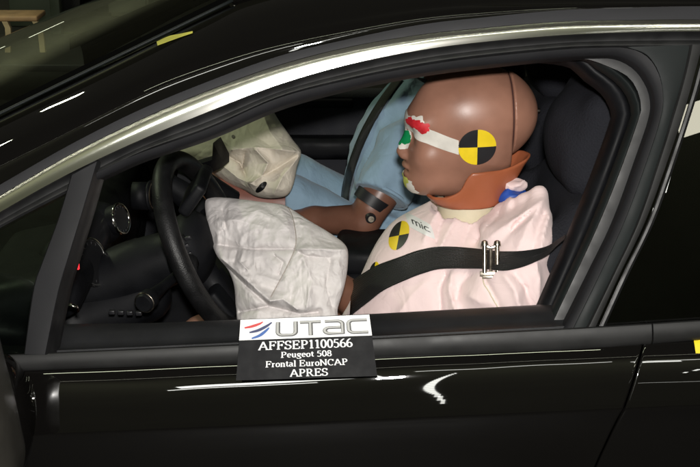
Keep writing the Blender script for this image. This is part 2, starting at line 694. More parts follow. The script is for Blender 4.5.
def belt_z(x):                    # height of the belt moulding's lower edge
    a, b = P(20, 371, -0.012), P(700, 340, -0.012)
    return a.z + (x - a.x) / (b.x - a.x) * (b.z - a.z)


DPROF = [(-0.012, 0.030), (0.0, -0.004), (0.006, -0.012), (0.02, -0.022), (0.04, -0.0325), (0.06, -0.041), (0.08, -0.047), (0.092, -0.0515), (0.097, -0.052),
         (0.102, -0.0505), (0.115, -0.0475), (0.14, -0.0455), (0.18, -0.0455), (0.25, -0.050), (0.34, -0.052), (0.45, -0.042), (0.55, -0.025), (0.62, -0.01), (0.63, 0.04)]


def door_panel(name, x0f, x1f):
    """x0f / x1f give the front and rear shut line as a function of depth below the belt"""
    ts = [0, 0.0015, 0.003, 0.005] + list(np.linspace(0.012, 0.988, 64)) + [0.995, 0.997, 0.9985, 1]
    n = len(ts) - 1
    V, Fc = [], []
    for i in range(n + 1):
        t = ts[i]
        for d, y in DPROF:
            x = x0f(d) + (x1f(d) - x0f(d)) * t
            z = belt_z(x) - d
            yy = y
            e = min(t, 1 - t) * abs(x1f(d) - x0f(d))
            yy += 0.0015 * max(0.0, 1 - e / 0.003) ** 2
            V.append((x, yy, z))
    k = len(DPROF)
    for i in range(n):
        for j in range(k - 1):
            Fc.append((i * k + j, i * k + j + 1, (i + 1) * k + j + 1, (i + 1) * k + j))
    o = mesh(name, V, Fc, 'paint', car, True, 50)
    md = o.modifiers.new('thickness', 'SOLIDIFY')
    md.thickness = 0.012
    md.offset = -1
    return o


shut = lambda d: 0.463 - 0.35 * d
front_door = door_panel('front_door', lambda d: -0.66 - 0.12 * d, lambda d: shut(d) - 0.0010)
rear_door = door_panel('rear_door', lambda d: shut(d) + 0.0010, lambda d: 1.35 + 0.1 * d)
front_door['label'] = 'front door with open window and black glossy panel'
rear_door['label'] = 'rear door with dark tinted glass'


def sub(o, parent):
    """hang o under a part of the car"""
    o.parent = parent
    o.matrix_parent_inverse = Matrix.Translation(-Vector(ORG))
    # the part itself keeps world coordinates, so undo the shift of its own parent inverse
    o.matrix_parent_inverse = Matrix.Identity(4)
    return o


# belt moulding (outer) over both doors
MP = [(0, 0.0), (0.06, 0.003), (0.2, 0.005), (0.5, 0.0065), (0.8, 0.006), (0.94, 0.003), (1, 0.0)]
NB = Vector((0, -1, 0.45)).normalized()
for x0_, x1_, door in ((-60, 651.0, front_door), (652.6, 830, rear_door)):
    bx = np.linspace(x0_, x1_, 40)
    bt = [P(x, interp([(-60, 357.5), (20, 354), (380, 338), (590, 327), (700, 320), (830, 313)], x), -0.004) for x in bx]
    bb = [P(x, interp([(-60, 374.5), (20, 371), (380, 358), (560, 351), (700, 340), (830, 333)], x), -0.010) for x in bx]
    sub(band('belt_moulding', bt, bb, MP, NB, 'moulding', door), door)

# inner door top: padded sill, with the window slot seals
sx = np.linspace(40, 572, 50)
st = [P(x, interp([(40, 322.5), (150, 321.5), (240, 318), (380, 312), (553, 302.5), (572, 301)], x), 0.115) for x in sx]
sb = [P(x, interp([(40, 353), (380, 337), (572, 327)], x), 0.004) for x in sx]
NS = Vector((0, -0.25, 1)).normalized()
sub(band('sill_pad', st, sb, [(0, -0.05), (0.02, -0.012), (0.06, 0.0), (0.2, 0.004), (0.45, 0.003), (0.60, -0.004), (0.72, -0.008), (0.82, -0.006), (0.88, -0.004), (0.91, -0.012), (0.96, -0.012), (1, -0.004)], NS, 'sill_plastic', front_door, thick=0.07), front_door)
# inner skin of the door down to the cabin floor
ix = np.linspace(-0.62, 0.36, 12)
sub(mesh('door_lining', *merge(*[rbox((-0.13, 0.085, 0.56), (0.49, 0.022, 0.31), 0.012)]), 'cabin', front_door, True, 40), front_door)

# --- window surround bands, swept along the roof line of the doors
tp = [S(x, y, 0.0) for x, y in zip(XS, gt)]
bo = [S(x, y, 0.0) for x, y in zip(XS, cu)]
sub(band('window_frame_flange', tp, bo, [(0, 0.002), (0.5, 0.004), (1, 0.004)], OUTN, 'frame_grey', front_door, 0.015), front_door)
tp = [S(x, y, -0.002) for x, y in zip(XS, cu)]
bo = [S(x, y, -0.002) for x, y in zip(XS, cl)]
CP = [(0, 0.0)] + [(s, 0.004 + 0.0013 * math.sin(PI * s)) for s in np.linspace(0.03, 0.97, 11)] + [(1, 0.0)]
sub(band('chrome_trim', tp, bo, CP, OUTN, 'chrome', front_door, 0.01, 60), front_door)
# black seal under the chrome
sxs = list(np.linspace(-120, 860, 90))
ft_full = cspl([(-120, 297), (0, 228), (90, 181)] + FT[1:] + [(690, 48), (860, 48)], sxs)
tp = [S(x, y, 0.006) for x, y in zip(sxs, cl)]
bo = [S(x, y, 0.010) for x, y in zip(sxs, ft_full)]
sub(band('window_seal', tp, bo, [(0, 0.004), (0.1, 0.002), (0.25, -0.002), (0.5, -0.003), (0.7, 0.002), (0.85, 0.003), (1, 0.0)], OUTN, 'rubber', front_door, 0.03), front_door)

# grey window frame: along the top, round the rear corner and down to the sill
inner = catmull([(98, 180), (140, 161), (210, 137), (280, 107.5), (350, 88), (420, 74), (480, 66), (560, 58), (598, 56.5), (619, 57.5), (637, 67), (649, 83), (654, 100), (652, 118), (640, 154), (616, 220), (590, 274), (562, 330)], 130)
outer = catmull([(95, 173), (137, 154), (207, 129), (278, 98), (348, 80), (419, 66), (479, 57.5), (559, 49.5), (600, 47.5), (627, 48), (647, 56), (659, 74), (663, 96), (661, 116), (650, 152), (625, 220), (600, 274), (572, 331)], 130)
tp = [S(x, y, 0.008) for x, y in outer]
bo = [S(x, y, 0.016) for x, y in inner]
sub(band('window_frame', tp, bo, [(0, 0.001), (0.08, 0.004), (0.5, 0.005), (0.9, 0.003), (1, 0.0)], OUTN, 'post_grey', front_door, 0.045), front_door)
# triangular corner plate between the window frame and the rear edge of the door
ga = catmull([(627, 47), (647, 55), (659, 73), (663, 96), (661, 116), (650, 152), (625, 220), (600, 274), (572, 331)], 60)
gb = catmull([(690, 45), (688, 56), (684, 74), (678, 96), (672, 116), (661, 152), (638, 220), (613, 274), (585, 331)], 60)
sub(band('corner_plate', [S(x, y, 0.007) for x, y in ga], [S(x, y, 0.007) for x, y in gb], [(0, 0.0), (0.1, 0.001), (0.9, 0.001), (1, 0)], OUTN, 'frame_dark', front_door, 0.02), front_door)
gc = catmull([(703, 45), (700, 56), (695, 74), (689, 96), (683, 116), (671, 152), (646, 220), (620, 274), (594, 331)], 60)
sub(band('door_edge_strip', [S(x, y, 0.004) for x, y in gb], [S(x, y, 0.006) for x, y in gc], [(0, 0.0), (0.15, 0.004), (0.6, 0.005), (0.9, 0.004), (1, 0)], OUTN, 'moulding', front_door, 0.02), front_door)

# body aperture seal and pillar trim further inboard
def half_band(name, path, wd, off, material, prof, thick, parent):
    c = catmull(path, 70)
    a, b = [], []
    for i in range(len(c)):
        t = c[min(i + 1, len(c) - 1)] - c[max(i - 1, 0)]
        t = t / np.linalg.norm(t)
        nrm = np.array([t[1], -t[0]])
        a.append(S(*(c[i] + nrm * wd / 2), off))
        b.append(S(*(c[i] - nrm * wd / 2), off))
    return band(name, a, b, prof, OUTN, material, parent, thick)


RND = [(s, 0.011 * math.sin(PI * s)) for s in np.linspace(0, 1, 9)]
RND2 = [(s, 0.02 * math.sin(PI * s) ** 0.7) for s in np.linspace(0, 1, 11)]
b_pillar = half_band('b_pillar', [(150, 138), (280, 85), (380, 66), (480, 52), (566, 55), (592, 72), (612, 88), (622, 108), (619, 130), (585, 220), (540, 325)], 17, 0.115, 'cabin', RND2, 0.03, car)
half_band('door_aperture_seal', [(150, 138), (280, 85), (380, 64), (480, 53), (575, 53), (604, 66), (626, 83), (637, 104), (635, 124), (598, 222), (548, 330)], 9, 0.062, 'frame_dark', RND, 0.02, car)
half_band('door_frame_return', [(150, 138), (280, 85), (380, 64), (480, 53), (575, 52), (608, 60), (634, 74), (646, 98), (644, 122), (608, 218), (556, 330)], 12, 0.045, 'rubber', [(0, 0), (0.5, 0.001), (1, 0)], 0.02, car)

# divider post and small front quarter glass
pa = [(71, 176), (58, 219), (42, 262), (33, 290), (24, 354)]
pb = [(99, 161), (84, 212), (70, 258), (60, 292), (47, 354)]
A = catmull(pa, 20)
B = catmull(pb, 20)
sub(band('divider_post', [S(x, y, 0.006) for x, y in A], [S(x, y, 0.006) for x, y in B], [(0, 0.0), (0.06, 0.004), (0.5, 0.006), (0.94, 0.005), (1, 0.002)], OUTN, 'post_grey', front_door, 0.03), front_door)
C = catmull([(105, 162), (91, 212), (77, 258), (67, 292), (55, 353)], 20)
sub(band('glass_run', [S(x, y, 0.010) for x, y in B], [S(x, y, 0.018) for x, y in C], [(0, 0.011), (0.25, 0.008), (0.6, 0.002), (1, 0.0)], OUTN, 'rubber', front_door, 0.03), front_door)
q = [S(-120, 282, 0.012), S(75, 168, 0.012), S(24, 356, 0.012), S(-60, 361, 0.012)]
sub(mesh('quarter_glass', q, [(0, 1, 2, 3)], 'side_glass', front_door, False), front_door)
# rear door glass
g = [S(700, 46, 0.014), S(860, 46, 0.014), S(860, 316, 0.014), S(590, 330, 0.014), S(642, 232, 0.014)]
sub(mesh('door_glass', g, [(0, 1, 2, 3, 4)], 'privacy_glass', rear_door, False), rear_door)
# rear window's own inner frame, seen as a dark edge
rg = catmull([(706, 45), (698, 74), (692, 96), (674, 152), (650, 220), (624, 274), (598, 331)], 40)
rg2 = [(x + 5, y) for x, y in rg]
sub(band('glass_edge', [S(x, y, 0.010) for x, y in rg], [S(x, y, 0.012) for x, y in rg2], [(0, 0), (0.5, 0.002), (1, 0)], OUTN, 'rubber', rear_door, 0.01), rear_door)

# --- side rail / A pillar, roof and windscreen


def W(x):
    """inner upper edge of the side rail: windscreen seal, then roof edge"""
    xh = -0.198
    if x < xh:
        z = 1.400 + (x - xh) * 0.443
        y = 0.34 + (x - xh) * 0.28
    else:
        z = 1.400 + 0.10 * (1 - math.exp(-(x - xh) / 0.35)) * (1 - 0.5 * (x - xh))
        y = 0.34 + 0.03 * min(1, (x - xh) / 0.4)
    return Vector((x, y, z))


V, Fc = [], []
rows = []
for i, x in enumerate(XS):
    a = S(x, gt[i], -0.002)
    c = S(x, crs[i], 0.0)
    c = P(x, crs[i], a.y + 0.030)
    wv = W(c.x)
    r = [a + Vector((0, 0.012, -0.002)), a]
    for t in (0.25, 0.5, 0.75):
        r.append(a.lerp(c, t) + OUTN * (0.010 * math.sin(PI * t)))
    r.append(c.lerp(a, 0.06) + OUTN * 0.002)
    r.append(c)
    r.append(c.lerp(wv, 0.05) + Vector((0, 0, 0.002)))
    for t in (0.2, 0.4, 0.6, 0.8, 1.0):
        r.append(c.lerp(wv, t) + Vector((0, 0, 1)) * (0.008 * math.sin(PI * t)))
    r.append(wv + Vector((0, 0.01, -0.03)))
    rows.append(r)
k = len(rows[0])
for r in rows:
    V += r
for i in range(len(rows) - 1):
    for j in range(k - 1):
        Fc.append((i * k + j, i * k + j + 1, (i + 1) * k + j + 1, (i + 1) * k + j))
side_rail = mesh('side_rail', V, Fc, 'paint', car, True, 60)
md = side_rail.modifiers.new('thickness', 'SOLIDIFY')
md.thickness = 0.004
md.offset = -1
# far side rail: the same pillar mirrored over the centre line
V2 = [Vector((v[0], 2 * YC - v[1], v[2] - 0.045)) for v in V]
mesh('side_rail', V2, Fc, 'paint', car, True, 60)


def across(xa, lift, fwd, n=28):
    wv = W(xa)
    out = []
    for j in range(n + 1):
        s = -1 + 2 * j / n
        y = YC + s * (YC - wv.y)
        out.append(Vector((wv.x - fwd * (1 - s * s), y, wv.z + lift * (1 - s * s))))
    return out


def sheet(name, rows, material, parent, thick, angle=60):
    k = len(rows[0])
    V = [v for r in rows for v in r]
    Fc = [(i * k + j, i * k + j + 1, (i + 1) * k + j + 1, (i + 1) * k + j) for i in range(len(rows) - 1) for j in range(k - 1)]
    o = mesh(name, V, Fc, material, parent, True, angle)
    if thick:
        md = o.modifiers.new('thickness', 'SOLIDIFY')
        md.thickness = thick
        md.offset = 0
    return o


sheet('roof', [across(x, 0.035, 0.10 * max(0, 1 - (x + 0.198) / 0.6)) for x in np.linspace(-0.198, 1.9, 24)], 'paint', car, 0.01)
hl = sheet('headliner', [[v + Vector((0, 0, -0.045)) for v in across(x, 0.03, 0.10 * max(0, 1 - (x + 0.198) / 0.6))] for x in np.linspace(-0.15, 1.9, 16)], 'headliner', car, 0.01)
windscreen = sheet('windscreen', [across(x, 0.012, 0.10 + 0.10 * (-0.198 - x)) for x in np.linspace(-0.203, -1.15, 24)], 'windscreen_glass', car, 0)
# seal line along the windscreen edge
V, Fc = tube([W(x) + Vector((0, -0.004, 0.006)) for x in np.linspace(-1.15, -0.2, 30)], 0.0028, 8)
sub(mesh('windscreen_seal', V, Fc, 'frame_dark', windscreen), windscreen)
V, Fc = tube([Vector((v.x, 2 * YC - v.y, v.z)) + Vector((0, 0.004, 0.006)) for v in [W(x) for x in np.linspace(-1.15, -0.2, 30)]], 0.006, 8)
sub(mesh('windscreen_seal', V, Fc, 'frame_dark', windscreen), windscreen)
# black printed border of the glass along the near pillar
rws = []
for x in np.linspace(-1.15, -0.205, 24):
    wv = W(x)
    rws.append([wv + Vector((-0.002, 0.0, 0.004)), wv + Vector((-0.012, 0.05, 0.0065))])
sub(sheet('glass_border', rws, 'frit', windscreen, 0), windscreen)
# bonnet and far wing: low and dark in front of the windscreen
mesh('bonnet', *rbox((-1.75, YC, 0.78), (0.68, 0.76, 0.10), 0.08, 5), 'paint', car, True, 40)

# --- the far side of the cabin
mesh('far_door_lining', *rbox((0.35, 1.60, 0.62), (1.1, 0.03, 0.33), 0.02), 'cabin_soft', car, True, 40)
mesh('far_armrest', *merge(rbox((-0.05, 1.54, 0.80), (0.32, 0.035, 0.03), 0.02, 4), rbox((-0.15, 1.555, 0.92), (0.16, 0.012, 0.012), 0.006)), 'cabin', car, True, 40)
mesh('far_pillar', *rbox((0.40, 1.54, 1.12), (0.07, 0.03, 0.32), 0.02, 3, (math.radians(-20), 0, 0)), 'cabin', car, True, 40)
mesh('cabin_floor', *rbox((0.4, YC, 0.24), (1.45, 0.80, 0.04), 0.01), 'cabin', car, True, 40)
mesh('rocker_panel', *rbox((0.3, 0.03, 0.24), (1.4, 0.05, 0.09), 0.03, 4), 'paint', car, True, 40)
mesh('centre_console', *merge(rbox((0.0, YC, 0.50), (0.45, 0.10, 0.24), 0.04, 4), rbox((0.12, YC, 0.755), (0.15, 0.085, 0.03), 0.02, 4)), 'cabin', car, True, 40)
# rear bench
mesh('rear_bench', *merge(rbox((1.15, YC, 0.50), (0.28, 0.62, 0.11), 0.05, 4), rbox((1.45, YC, 0.82), (0.09, 0.62, 0.32), 0.06, 4, (0, math.radians(18), 0))), 'seat_cloth', car, True, 40)
# wheels stand the car on the floor
for wx, wy in ((-1.35, 0.06), (1.47, 0.06), (-1.35, 1.62), (1.47, 1.62)):
    a = Vector((wx, wy - 0.10, 0.33))
    b = Vector((wx, wy + 0.10, 0.33))
    prof = [(0.20, 0.02), (0.235, 0.0), (0.30, 0.0), (0.325, 0.03), (0.33, 0.1), (0.325, 0.17), (0.30, 0.2), (0.2, 0.2)]
    V, Fc = [], []
    for i in range(36):
        th = 2 * PI * i / 36
        for rr, yy in prof:
            V.append((wx + rr * math.cos(th), wy - 0.1 + yy, 0.33 + rr * math.sin(th)))
    kk = len(prof)
    for i in range(36):
        for j in range(kk - 1):
            Fc.append((i * kk + j, i * kk + j + 1, ((i + 1) % 36) * kk + j + 1, ((i + 1) % 36) * kk + j))
    wh = mesh('wheel', V, Fc, 'rubber', car, True, 40)
    sub(mesh('rim', *cyl(a + Vector((0, 0.03, 0)), b, 0.20, 0.20, 36), 'steel', wh, True, 40), wh)

# --- seats


def seat(yc, dx=0.0):
    s = body('seat', lambda X, Y, Z: smin(smin(
        sbox(X, Y, Z, (0.335 + dx, yc, 0.74), (0.055, 0.19, 0.33), 0.05, math.radians(20)),
        smin(cone(X, Y, Z, (0.16 + dx, yc - 0.22, 0.52), (0.37 + dx, yc - 0.165, 0.97), 0.055, 0.04), cone(X, Y, Z, (0.16 + dx, yc + 0.22, 0.52), (0.37 + dx, yc + 0.165, 0.97), 0.055, 0.04), 0.01), 0.03),
        sbox(X, Y, Z, (-0.02 + dx, yc, 0.45), (0.27, 0.25, 0.09), 0.06, math.radians(-8)), 0.04),
        (-0.35 + dx, yc - 0.32, 0.30), (0.62 + dx, yc + 0.32, 1.16), 0.012, 'seat_cloth', car)
    h = body('headrest', lambda X, Y, Z: smin(
        sbox(X, Y, Z, (0.452 + dx, yc, 1.135), (0.052, 0.135, 0.105), 0.05, math.radians(14)),
        ell(X, Y, Z, (0.425 + dx, yc, 1.13), (0.06, 0.11, 0.085)), 0.03),
        (0.30 + dx, yc - 0.18, 0.98), (0.60 + dx, yc + 0.18, 1.30), 0.007, 'seat_cloth', s)
    sub(h, s)
    for e in (-0.07, 0.07):
        sub(mesh('headrest_post', *cyl((0.425 + dx, yc + e, 0.98), (0.442 + dx, yc + e, 1.06), 0.006), 'steel', s), s)
    return s


driver_seat = seat(0.47)
seat(1.21, 0.06)

# --- dashboard with instruments
dash = body('dashboard', lambda X, Y, Z: smin(
    sbox(X, Y, Z, (-0.80, YC, 0.66), (0.24, 0.72, 0.17), 0.08, math.radians(10)),
    smin(sbox(X, Y, Z, (-0.60, 0.47, 0.855), (0.11, 0.19, 0.045), 0.04, math.radians(-12)),
         cone(X, Y, Z, (-0.62, 0.47, 0.72), (-0.40, 0.47, 0.80), 0.07, 0.05), 0.03), 0.04),
    (-1.1, 0.08, 0.42), (-0.3, 1.62, 0.98), 0.012, 'cabin', car)
GN = Vector((0.93, -0.28, 0.28))
GC = [tuple(P(93, 262, 0.44) - GN.normalized() * 0.062), tuple(P(121, 219, 0.58) - GN.normalized() * 0.058)]
sub(body('instrument_hood', lambda X, Y, Z: smin(ell(X, Y, Z, GC[0], (0.058, 0.060, 0.060)), ell(X, Y, Z, GC[1], (0.055, 0.050, 0.046)), 0.04), (-0.75, 0.30, 0.66), (-0.30, 0.78, 1.08), 0.007, 'cabin', car), dash)


def ring(c, nrm, R, r, n=40, seg=10):
    nrm = Vector(nrm).normalized()
    a = nrm.orthogonal().normalized()
    b = nrm.cross(a)
    return tube([Vector(c) + (a * math.cos(2 * PI * i / n) + b * math.sin(2 * PI * i / n)) * R for i in range(n)], r, seg, True)


def disc(c, nrm, R, n=40):
    nrm = Vector(nrm).normalized()
    a = nrm.orthogonal().normalized()
    b = nrm.cross(a)
    V = [Vector(c)] + [Vector(c) + (a * math.cos(2 * PI * i / n) + b * math.sin(2 * PI * i / n)) * R for i in range(n)]
    return V, [(0, 1 + i, 1 + (i + 1) % n) for i in range(n)]


GN = Vector((0.93, -0.28, 0.28))
for (px, py, Y, R) in ((93, 262, 0.44, 0.042), (121, 219, 0.58, 0.028)):
    c = P(px, py, Y)
    hood = mesh('gauge', *merge(cyl(c - GN.normalized() * 0.06, c, R * 1.02, R * 1.12, 40)), 'cabin', car, True, 40)
    sub(mesh('gauge_ring', *ring(c, GN, R * 1.08, 0.0032), 'chrome', hood), hood)
    sub(mesh('gauge_face', *disc(c + GN.normalized() * 0.001, GN, R * 1.05), 'gauge_face', hood, False), hood)
    a = GN.orthogonal().normalized()
    b = GN.normalized().cross(a)
    tk = []
    for i in range(14):
        th = i * 2 * PI / 16
        d = a * math.cos(th) + b * math.sin(th)
        tk.append(cyl(c + GN.normalized() * 0.002 + d * R * 0.82, c + GN.normalized() * 0.002 + d * R * 0.95, 0.0009, None, 5))
    sub(mesh('gauge_ticks', *merge(*tk), 'tick_grey', hood), hood)
c = P(77.5, 265, 0.33)
mesh('warning_light', *rbox(c, (0.003, 0.003, 0.0085), 0.001, 2), 'red_light', car)
c = P(152, 196, 0.72)
v = mesh('air_vent', *merge(ring(c, (1, -0.2, 0.1), 0.030, 0.004), cyl(c - Vector((0.04, 0, 0)), c - Vector((0.008, 0, 0)), 0.03)), 'cabin', car)
sub(mesh('vent_ring', *ring(c + Vector((0.002, 0, 0)), (1, -0.2, 0.1), 0.027, 0.0025), 'steel', v), v)
c = P(72, 311, 0.22)
mesh('door_handle', *tube([P(64, 306, 0.17), P(70, 305, 0.165), P(76, 307, 0.165), P(78, 311, 0.17)], [0.003, 0.004, 0.004, 0.003], 8), 'chrome', car)

# --- steering column, stalk and wheel
WC = P(207, 243, 0.47)
WN = Vector((math.cos(math.radians(24)), -0.10, math.sin(math.radians(24)))).normalized()
wa = Vector((0, 1, 0)) - WN * WN.y
wa.normalize()
wb = WN.cross(wa)
if wb.z < 0:
    wb = -wb
R = 0.172
pth = [WC + (wa * math.cos(2 * PI * i / 64) + wb * math.sin(2 * PI * i / 64)) * R for i in range(64)]
wheel = mesh('steering_wheel', *tube(pth, 0.0190, 16, True), 'leather', car)
hubc = WC - WN * 0.035
sub(body('wheel_hub', lambda X, Y, Z: ell(X, Y, Z, tuple(hubc), (0.05, 0.085, 0.075)), tuple(hubc - Vector((0.1, 0.12, 0.1))), tuple(hubc + Vector((0.1, 0.12, 0.1))), 0.008, 'cabin', car), wheel)
for d in (wa, -wa, -wb):
    pts = [hubc + d * 0.05, hubc + d * 0.10 + WN * 0.012, WC + d * (R - 0.004)]
    sub(mesh('spoke', *tube(pts, [0.030, 0.022, 0.014], 12), 'cabin', wheel), wheel)
column = mesh('steering_column', *merge(tube([hubc - WN * 0.30 - Vector((0, 0, 0.01)), hubc - WN * 0.12, hubc - WN * 0.02], [0.07, 0.062, 0.05], 20)), 'cabin', car, True, 50)
sk0, sk1 = P(185, 268, 0.44), P(143, 304, 0.27)
stalk = mesh('control_stalk', *merge(tube([sk0, sk0.lerp(sk1, 0.55), sk0.lerp(sk1, 0.8)], [0.009, 0.010, 0.014], 12), tube([sk0.lerp(sk1, 0.8), sk0.lerp(sk1, 0.84), sk1.lerp(sk0, 0.03), sk1], [0.015, 0.0185, 0.0185, 0.015], 16)), 'cabin', car, True, 50)
dd = (sk1 - sk0).normalized()
sub(mesh('stalk_ring', *ring(sk1 - dd * 0.006, dd, 0.0182, 0.0014), 'steel', stalk), stalk)
# buttons on the near spoke and on the dash beside the column
for px, py, Y in ((186, 246, 0.40), (189, 254, 0.395), (192, 262, 0.39), (188, 238, 0.405)):
    sub(mesh('wheel_button', *rbox(P(px, py, Y), (0.006, 0.004, 0.004), 0.0015, 2, (0, math.radians(-24), 0)), 'button_grey', wheel), wheel)
sub(mesh('spoke_trim', *tube([P(180, 236, 0.41), P(188, 252, 0.41), P(197, 272, 0.42)], [0.008, 0.011, 0.008], 10), 'leather', wheel), wheel)
for i in range(4):
    sub(mesh('dash_button', *rbox(P(112 + 9 * i, 312 + 0.4 * i, 0.33), (0.0055, 0.004, 0.004), 0.0015, 2), 'button_grey', dash), dash)
for i in range(5):
    sub(mesh('vent_slat', *rbox(P(128 + 3 * i, 243 + 5 * i, 0.50), (0.016, 0.012, 0.0016), 0.0008, 2, (0, math.radians(-20), 0)), 'button_grey', dash), dash)
cc_ = (P(93, 262, 0.44) + P(121, 219, 0.58)) / 2 - GN.normalized() * 0.058
mesh('instrument_panel', *tube([P(89, 270, 0.43) - GN.normalized() * 0.056, cc_, P(123, 212, 0.59) - GN.normalized() * 0.056], [0.042, 0.048, 0.036], 24), 'gauge_face', car, True, 50)
# airbag cover flaps torn open in front of the hub
for s, (px, py) in ((1, (196, 190)), (-1, (224, 295))):
    c = P(px, py, 0.47)
    sub(mesh('hub_flap', *rbox(c, (0.012, 0.07, 0.035), 0.008, 3, (0, math.radians(35 * s), 0)), 'cabin', wheel, True, 40), wheel)

# --- door mirror at the front lower corner of the window
mb = P(-62, 405, -0.16)
mirror = body('door_mirror', lambda X, Y, Z: smin(sbox(X, Y, Z, (mb.x - 0.015, mb.y, mb.z), (0.118, 0.10, 0.180), 0.085, math.radians(-7)), ell(X, Y, Z, (mb.x - 0.03, mb.y, mb.z - 0.02), (0.12, 0.11, 0.12)), 0.03),
              (mb.x - 0.24, mb.y - 0.18, mb.z - 0.26), (mb.x + 0.2, mb.y + 0.18, mb.z + 0.26), 0.008, 'mirror_shell', car)
fo = P(14, 420, -0.05)
sub(body('mirror_foot', lambda X, Y, Z: smin(ell(X, Y, Z, (fo.x - 0.02, fo.y + 0.01, fo.z), (0.05, 0.06, 0.11)), cone(X, Y, Z, (fo.x - 0.02, fo.y, fo.z), (mb.x, mb.y + 0.05, mb.z - 0.04), 0.04, 0.05), 0.03),
         (fo.x - 0.25, -0.32, fo.z - 0.22), (fo.x + 0.15, 0.12, fo.z + 0.22), 0.008, 'paint', car), mirror)

# --- outline of the yellow reflection painted on the pillar, yellow mark on the rear door
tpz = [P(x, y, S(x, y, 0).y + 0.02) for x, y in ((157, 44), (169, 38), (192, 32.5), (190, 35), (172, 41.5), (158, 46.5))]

# =================================================================== DRIVER DUMMY
HD = P(468, 130, 0.47)
dummy = thing('crash_test_dummy', (0.15, 0.47, 0.55), 'crash test dummy in pink shirt sitting in the driver seat', 'dummy')


def f_skull(X, Y, Z, o=0.0):
    return ell(X, Y, Z, (0.010, 0, 0.030), (0.118 + o, 0.084 + o, 0.094 + o))


def f_head(X, Y, Z):
    d = f_skull(X, Y, Z)
    d = smin(d, ell(X, Y, Z, (-0.035, 0, -0.030), (0.077, 0.066, 0.085)), 0.03)
    d = smin(d, sbox(X, Y, Z, (-0.045, 0, -0.066), (0.066, 0.054, 0.050), 0.04), 0.03)
    d = smin(d, ell(X, Y, Z, (0.025, 0, -0.030), (0.082, 0.074, 0.060)), 0.02)                # nape
    d = smin(d, ell(X, Y, Z, (-0.094, 0, -0.094), (0.026, 0.030, 0.024)), 0.02)              # chin
    d = smin(d, ell(X, Y, Z, (-0.090, 0, 0.028), (0.022, 0.055, 0.018)), 0.025)             # brow
    for s in (-1, 1):
        d = smax(d, -ell(X, Y, Z, (-0.128, 0.034 * s, 0.002), (0.026, 0.022, 0.016)), 0.018)   # eye hollow
        d = smin(d, ell(X, Y, Z, (-0.090, 0.034 * s, 0.001), (0.013, 0.016, 0.013)), 0.010)    # eye
        d = smin(d, ell(X, Y, Z, (-0.080, 0.042 * s, -0.035), (0.022, 0.020, 0.022)), 0.02)    # cheek
        d = smin(d, ell(X, Y, Z, (-0.117, 0.011 * s, -0.041), (0.012, 0.008, 0.008)), 0.006)   # nostril wing
    d = smin(d, cone(X, Y, Z, (-0.100, 0, 0.008), (-0.126, 0, -0.034), 0.008, 0.0095), 0.012)  # nose
    d = smin(d, ell(X, Y, Z, (-0.113, 0, -0.061), (0.013, 0.024, 0.0075)), 0.006)           # lips
    d = smin(d, ell(X, Y, Z, (-0.110, 0, -0.078), (0.013, 0.021, 0.0075)), 0.006)
    d = smax(d, -ell(X, Y, Z, (-0.124, 0, -0.0695), (0.012, 0.022, 0.0026)), 0.004)          # mouth line
    return d


SEAM = 0.074
HB = ((-0.16, -0.12, -0.15), (0.16, 0.12, 0.15))
seamf = lambda Y, Z: SEAM - 0.10 * Z * 0 + 0.0
head = body('head', lambda X, Y, Z: smax(f_head(X, Y, Z), X - SEAM, 0.004), *HB, 0.0026, 'skin_head', None)
head_rot = Euler((0, math.radians(-2), math.radians(3)))
head.location = HD
head.rotation_euler = head_rot
head.parent = dummy
head.matrix_parent_inverse = Matrix.Translation(-Vector(dummy['org']))


def hsub(o):
    o.parent = head
    o.matrix_parent_inverse = Matrix.Identity(4)
    return o


cap = hsub(body('skull_cap', lambda X, Y, Z: smax(f_skull(X, Y, Z, 0.0025), SEAM + 0.0022 - X, 0.004), (0.05, -0.12, -0.10), (0.16, 0.12, 0.15), 0.0026, 'skin_head'))
hsub(body('cap_gasket', lambda X, Y, Z: smax(f_skull(X, Y, Z, -0.0035), np.abs(X - SEAM) - 0.012, 0.001), (0.05, -0.1, -0.08), (0.1, 0.1, 0.14), 0.004, 'seam_dark'))
# small round plug on the cap
pc = Vector((0.128, -0.004, 0.038))
hsub(mesh('cap_plug', *cyl((0.1255, -0.012, 0.034), (0.1325, -0.012, 0.034), 0.006, 0.005, 16), 'steel', None, True, 40))

hb = bvh(head)


def cast_side(x, z):
    h = hb.ray_cast(Vector((x, -0.3, z)), Vector((0, 1, 0)))
    return (h[0], h[1]) if h[0] is not None else None


def cast_round(a, z):
    """a = angle from straight ahead, towards the near side positive; rays run in to a point inside the face"""
    ax = Vector((-0.02, 0, z))
    d = Vector((-math.cos(a), -math.sin(a), 0))
    h = hb.ray_cast(ax + d * 0.4, -d)
    return (h[0], h[1]) if h[0] is not None else None


def marker(name, cx, cz, R, cast, parentf, rot=0.0, sq=1.0, off=0.0009, nsec=10):
    """round black and yellow quartered target sticker: yellow disc with two black quarters as its pieces"""
    def quarter(qi, mt):
        g = []
        for i in range(nsec + 1):
            r = R * i / nsec
            if i == 0:
                r = R * 0.01
            g.append([(cx + r * math.cos(rot + PI / 2 * (qi + j / nsec)), cz + sq * r * math.sin(rot + PI / 2 * (qi + j / nsec))) for j in range(nsec + 1)])
        return parentf(patch('marker_quarter', g, cast, mt, None, off))
    for qi in range(4):
        quarter(qi, 'marker_yellow' if qi % 2 == 0 else 'marker_black')


marker('target_marker', 0.006, -0.011, 0.0345, cast_side, hsub, math.radians(0))
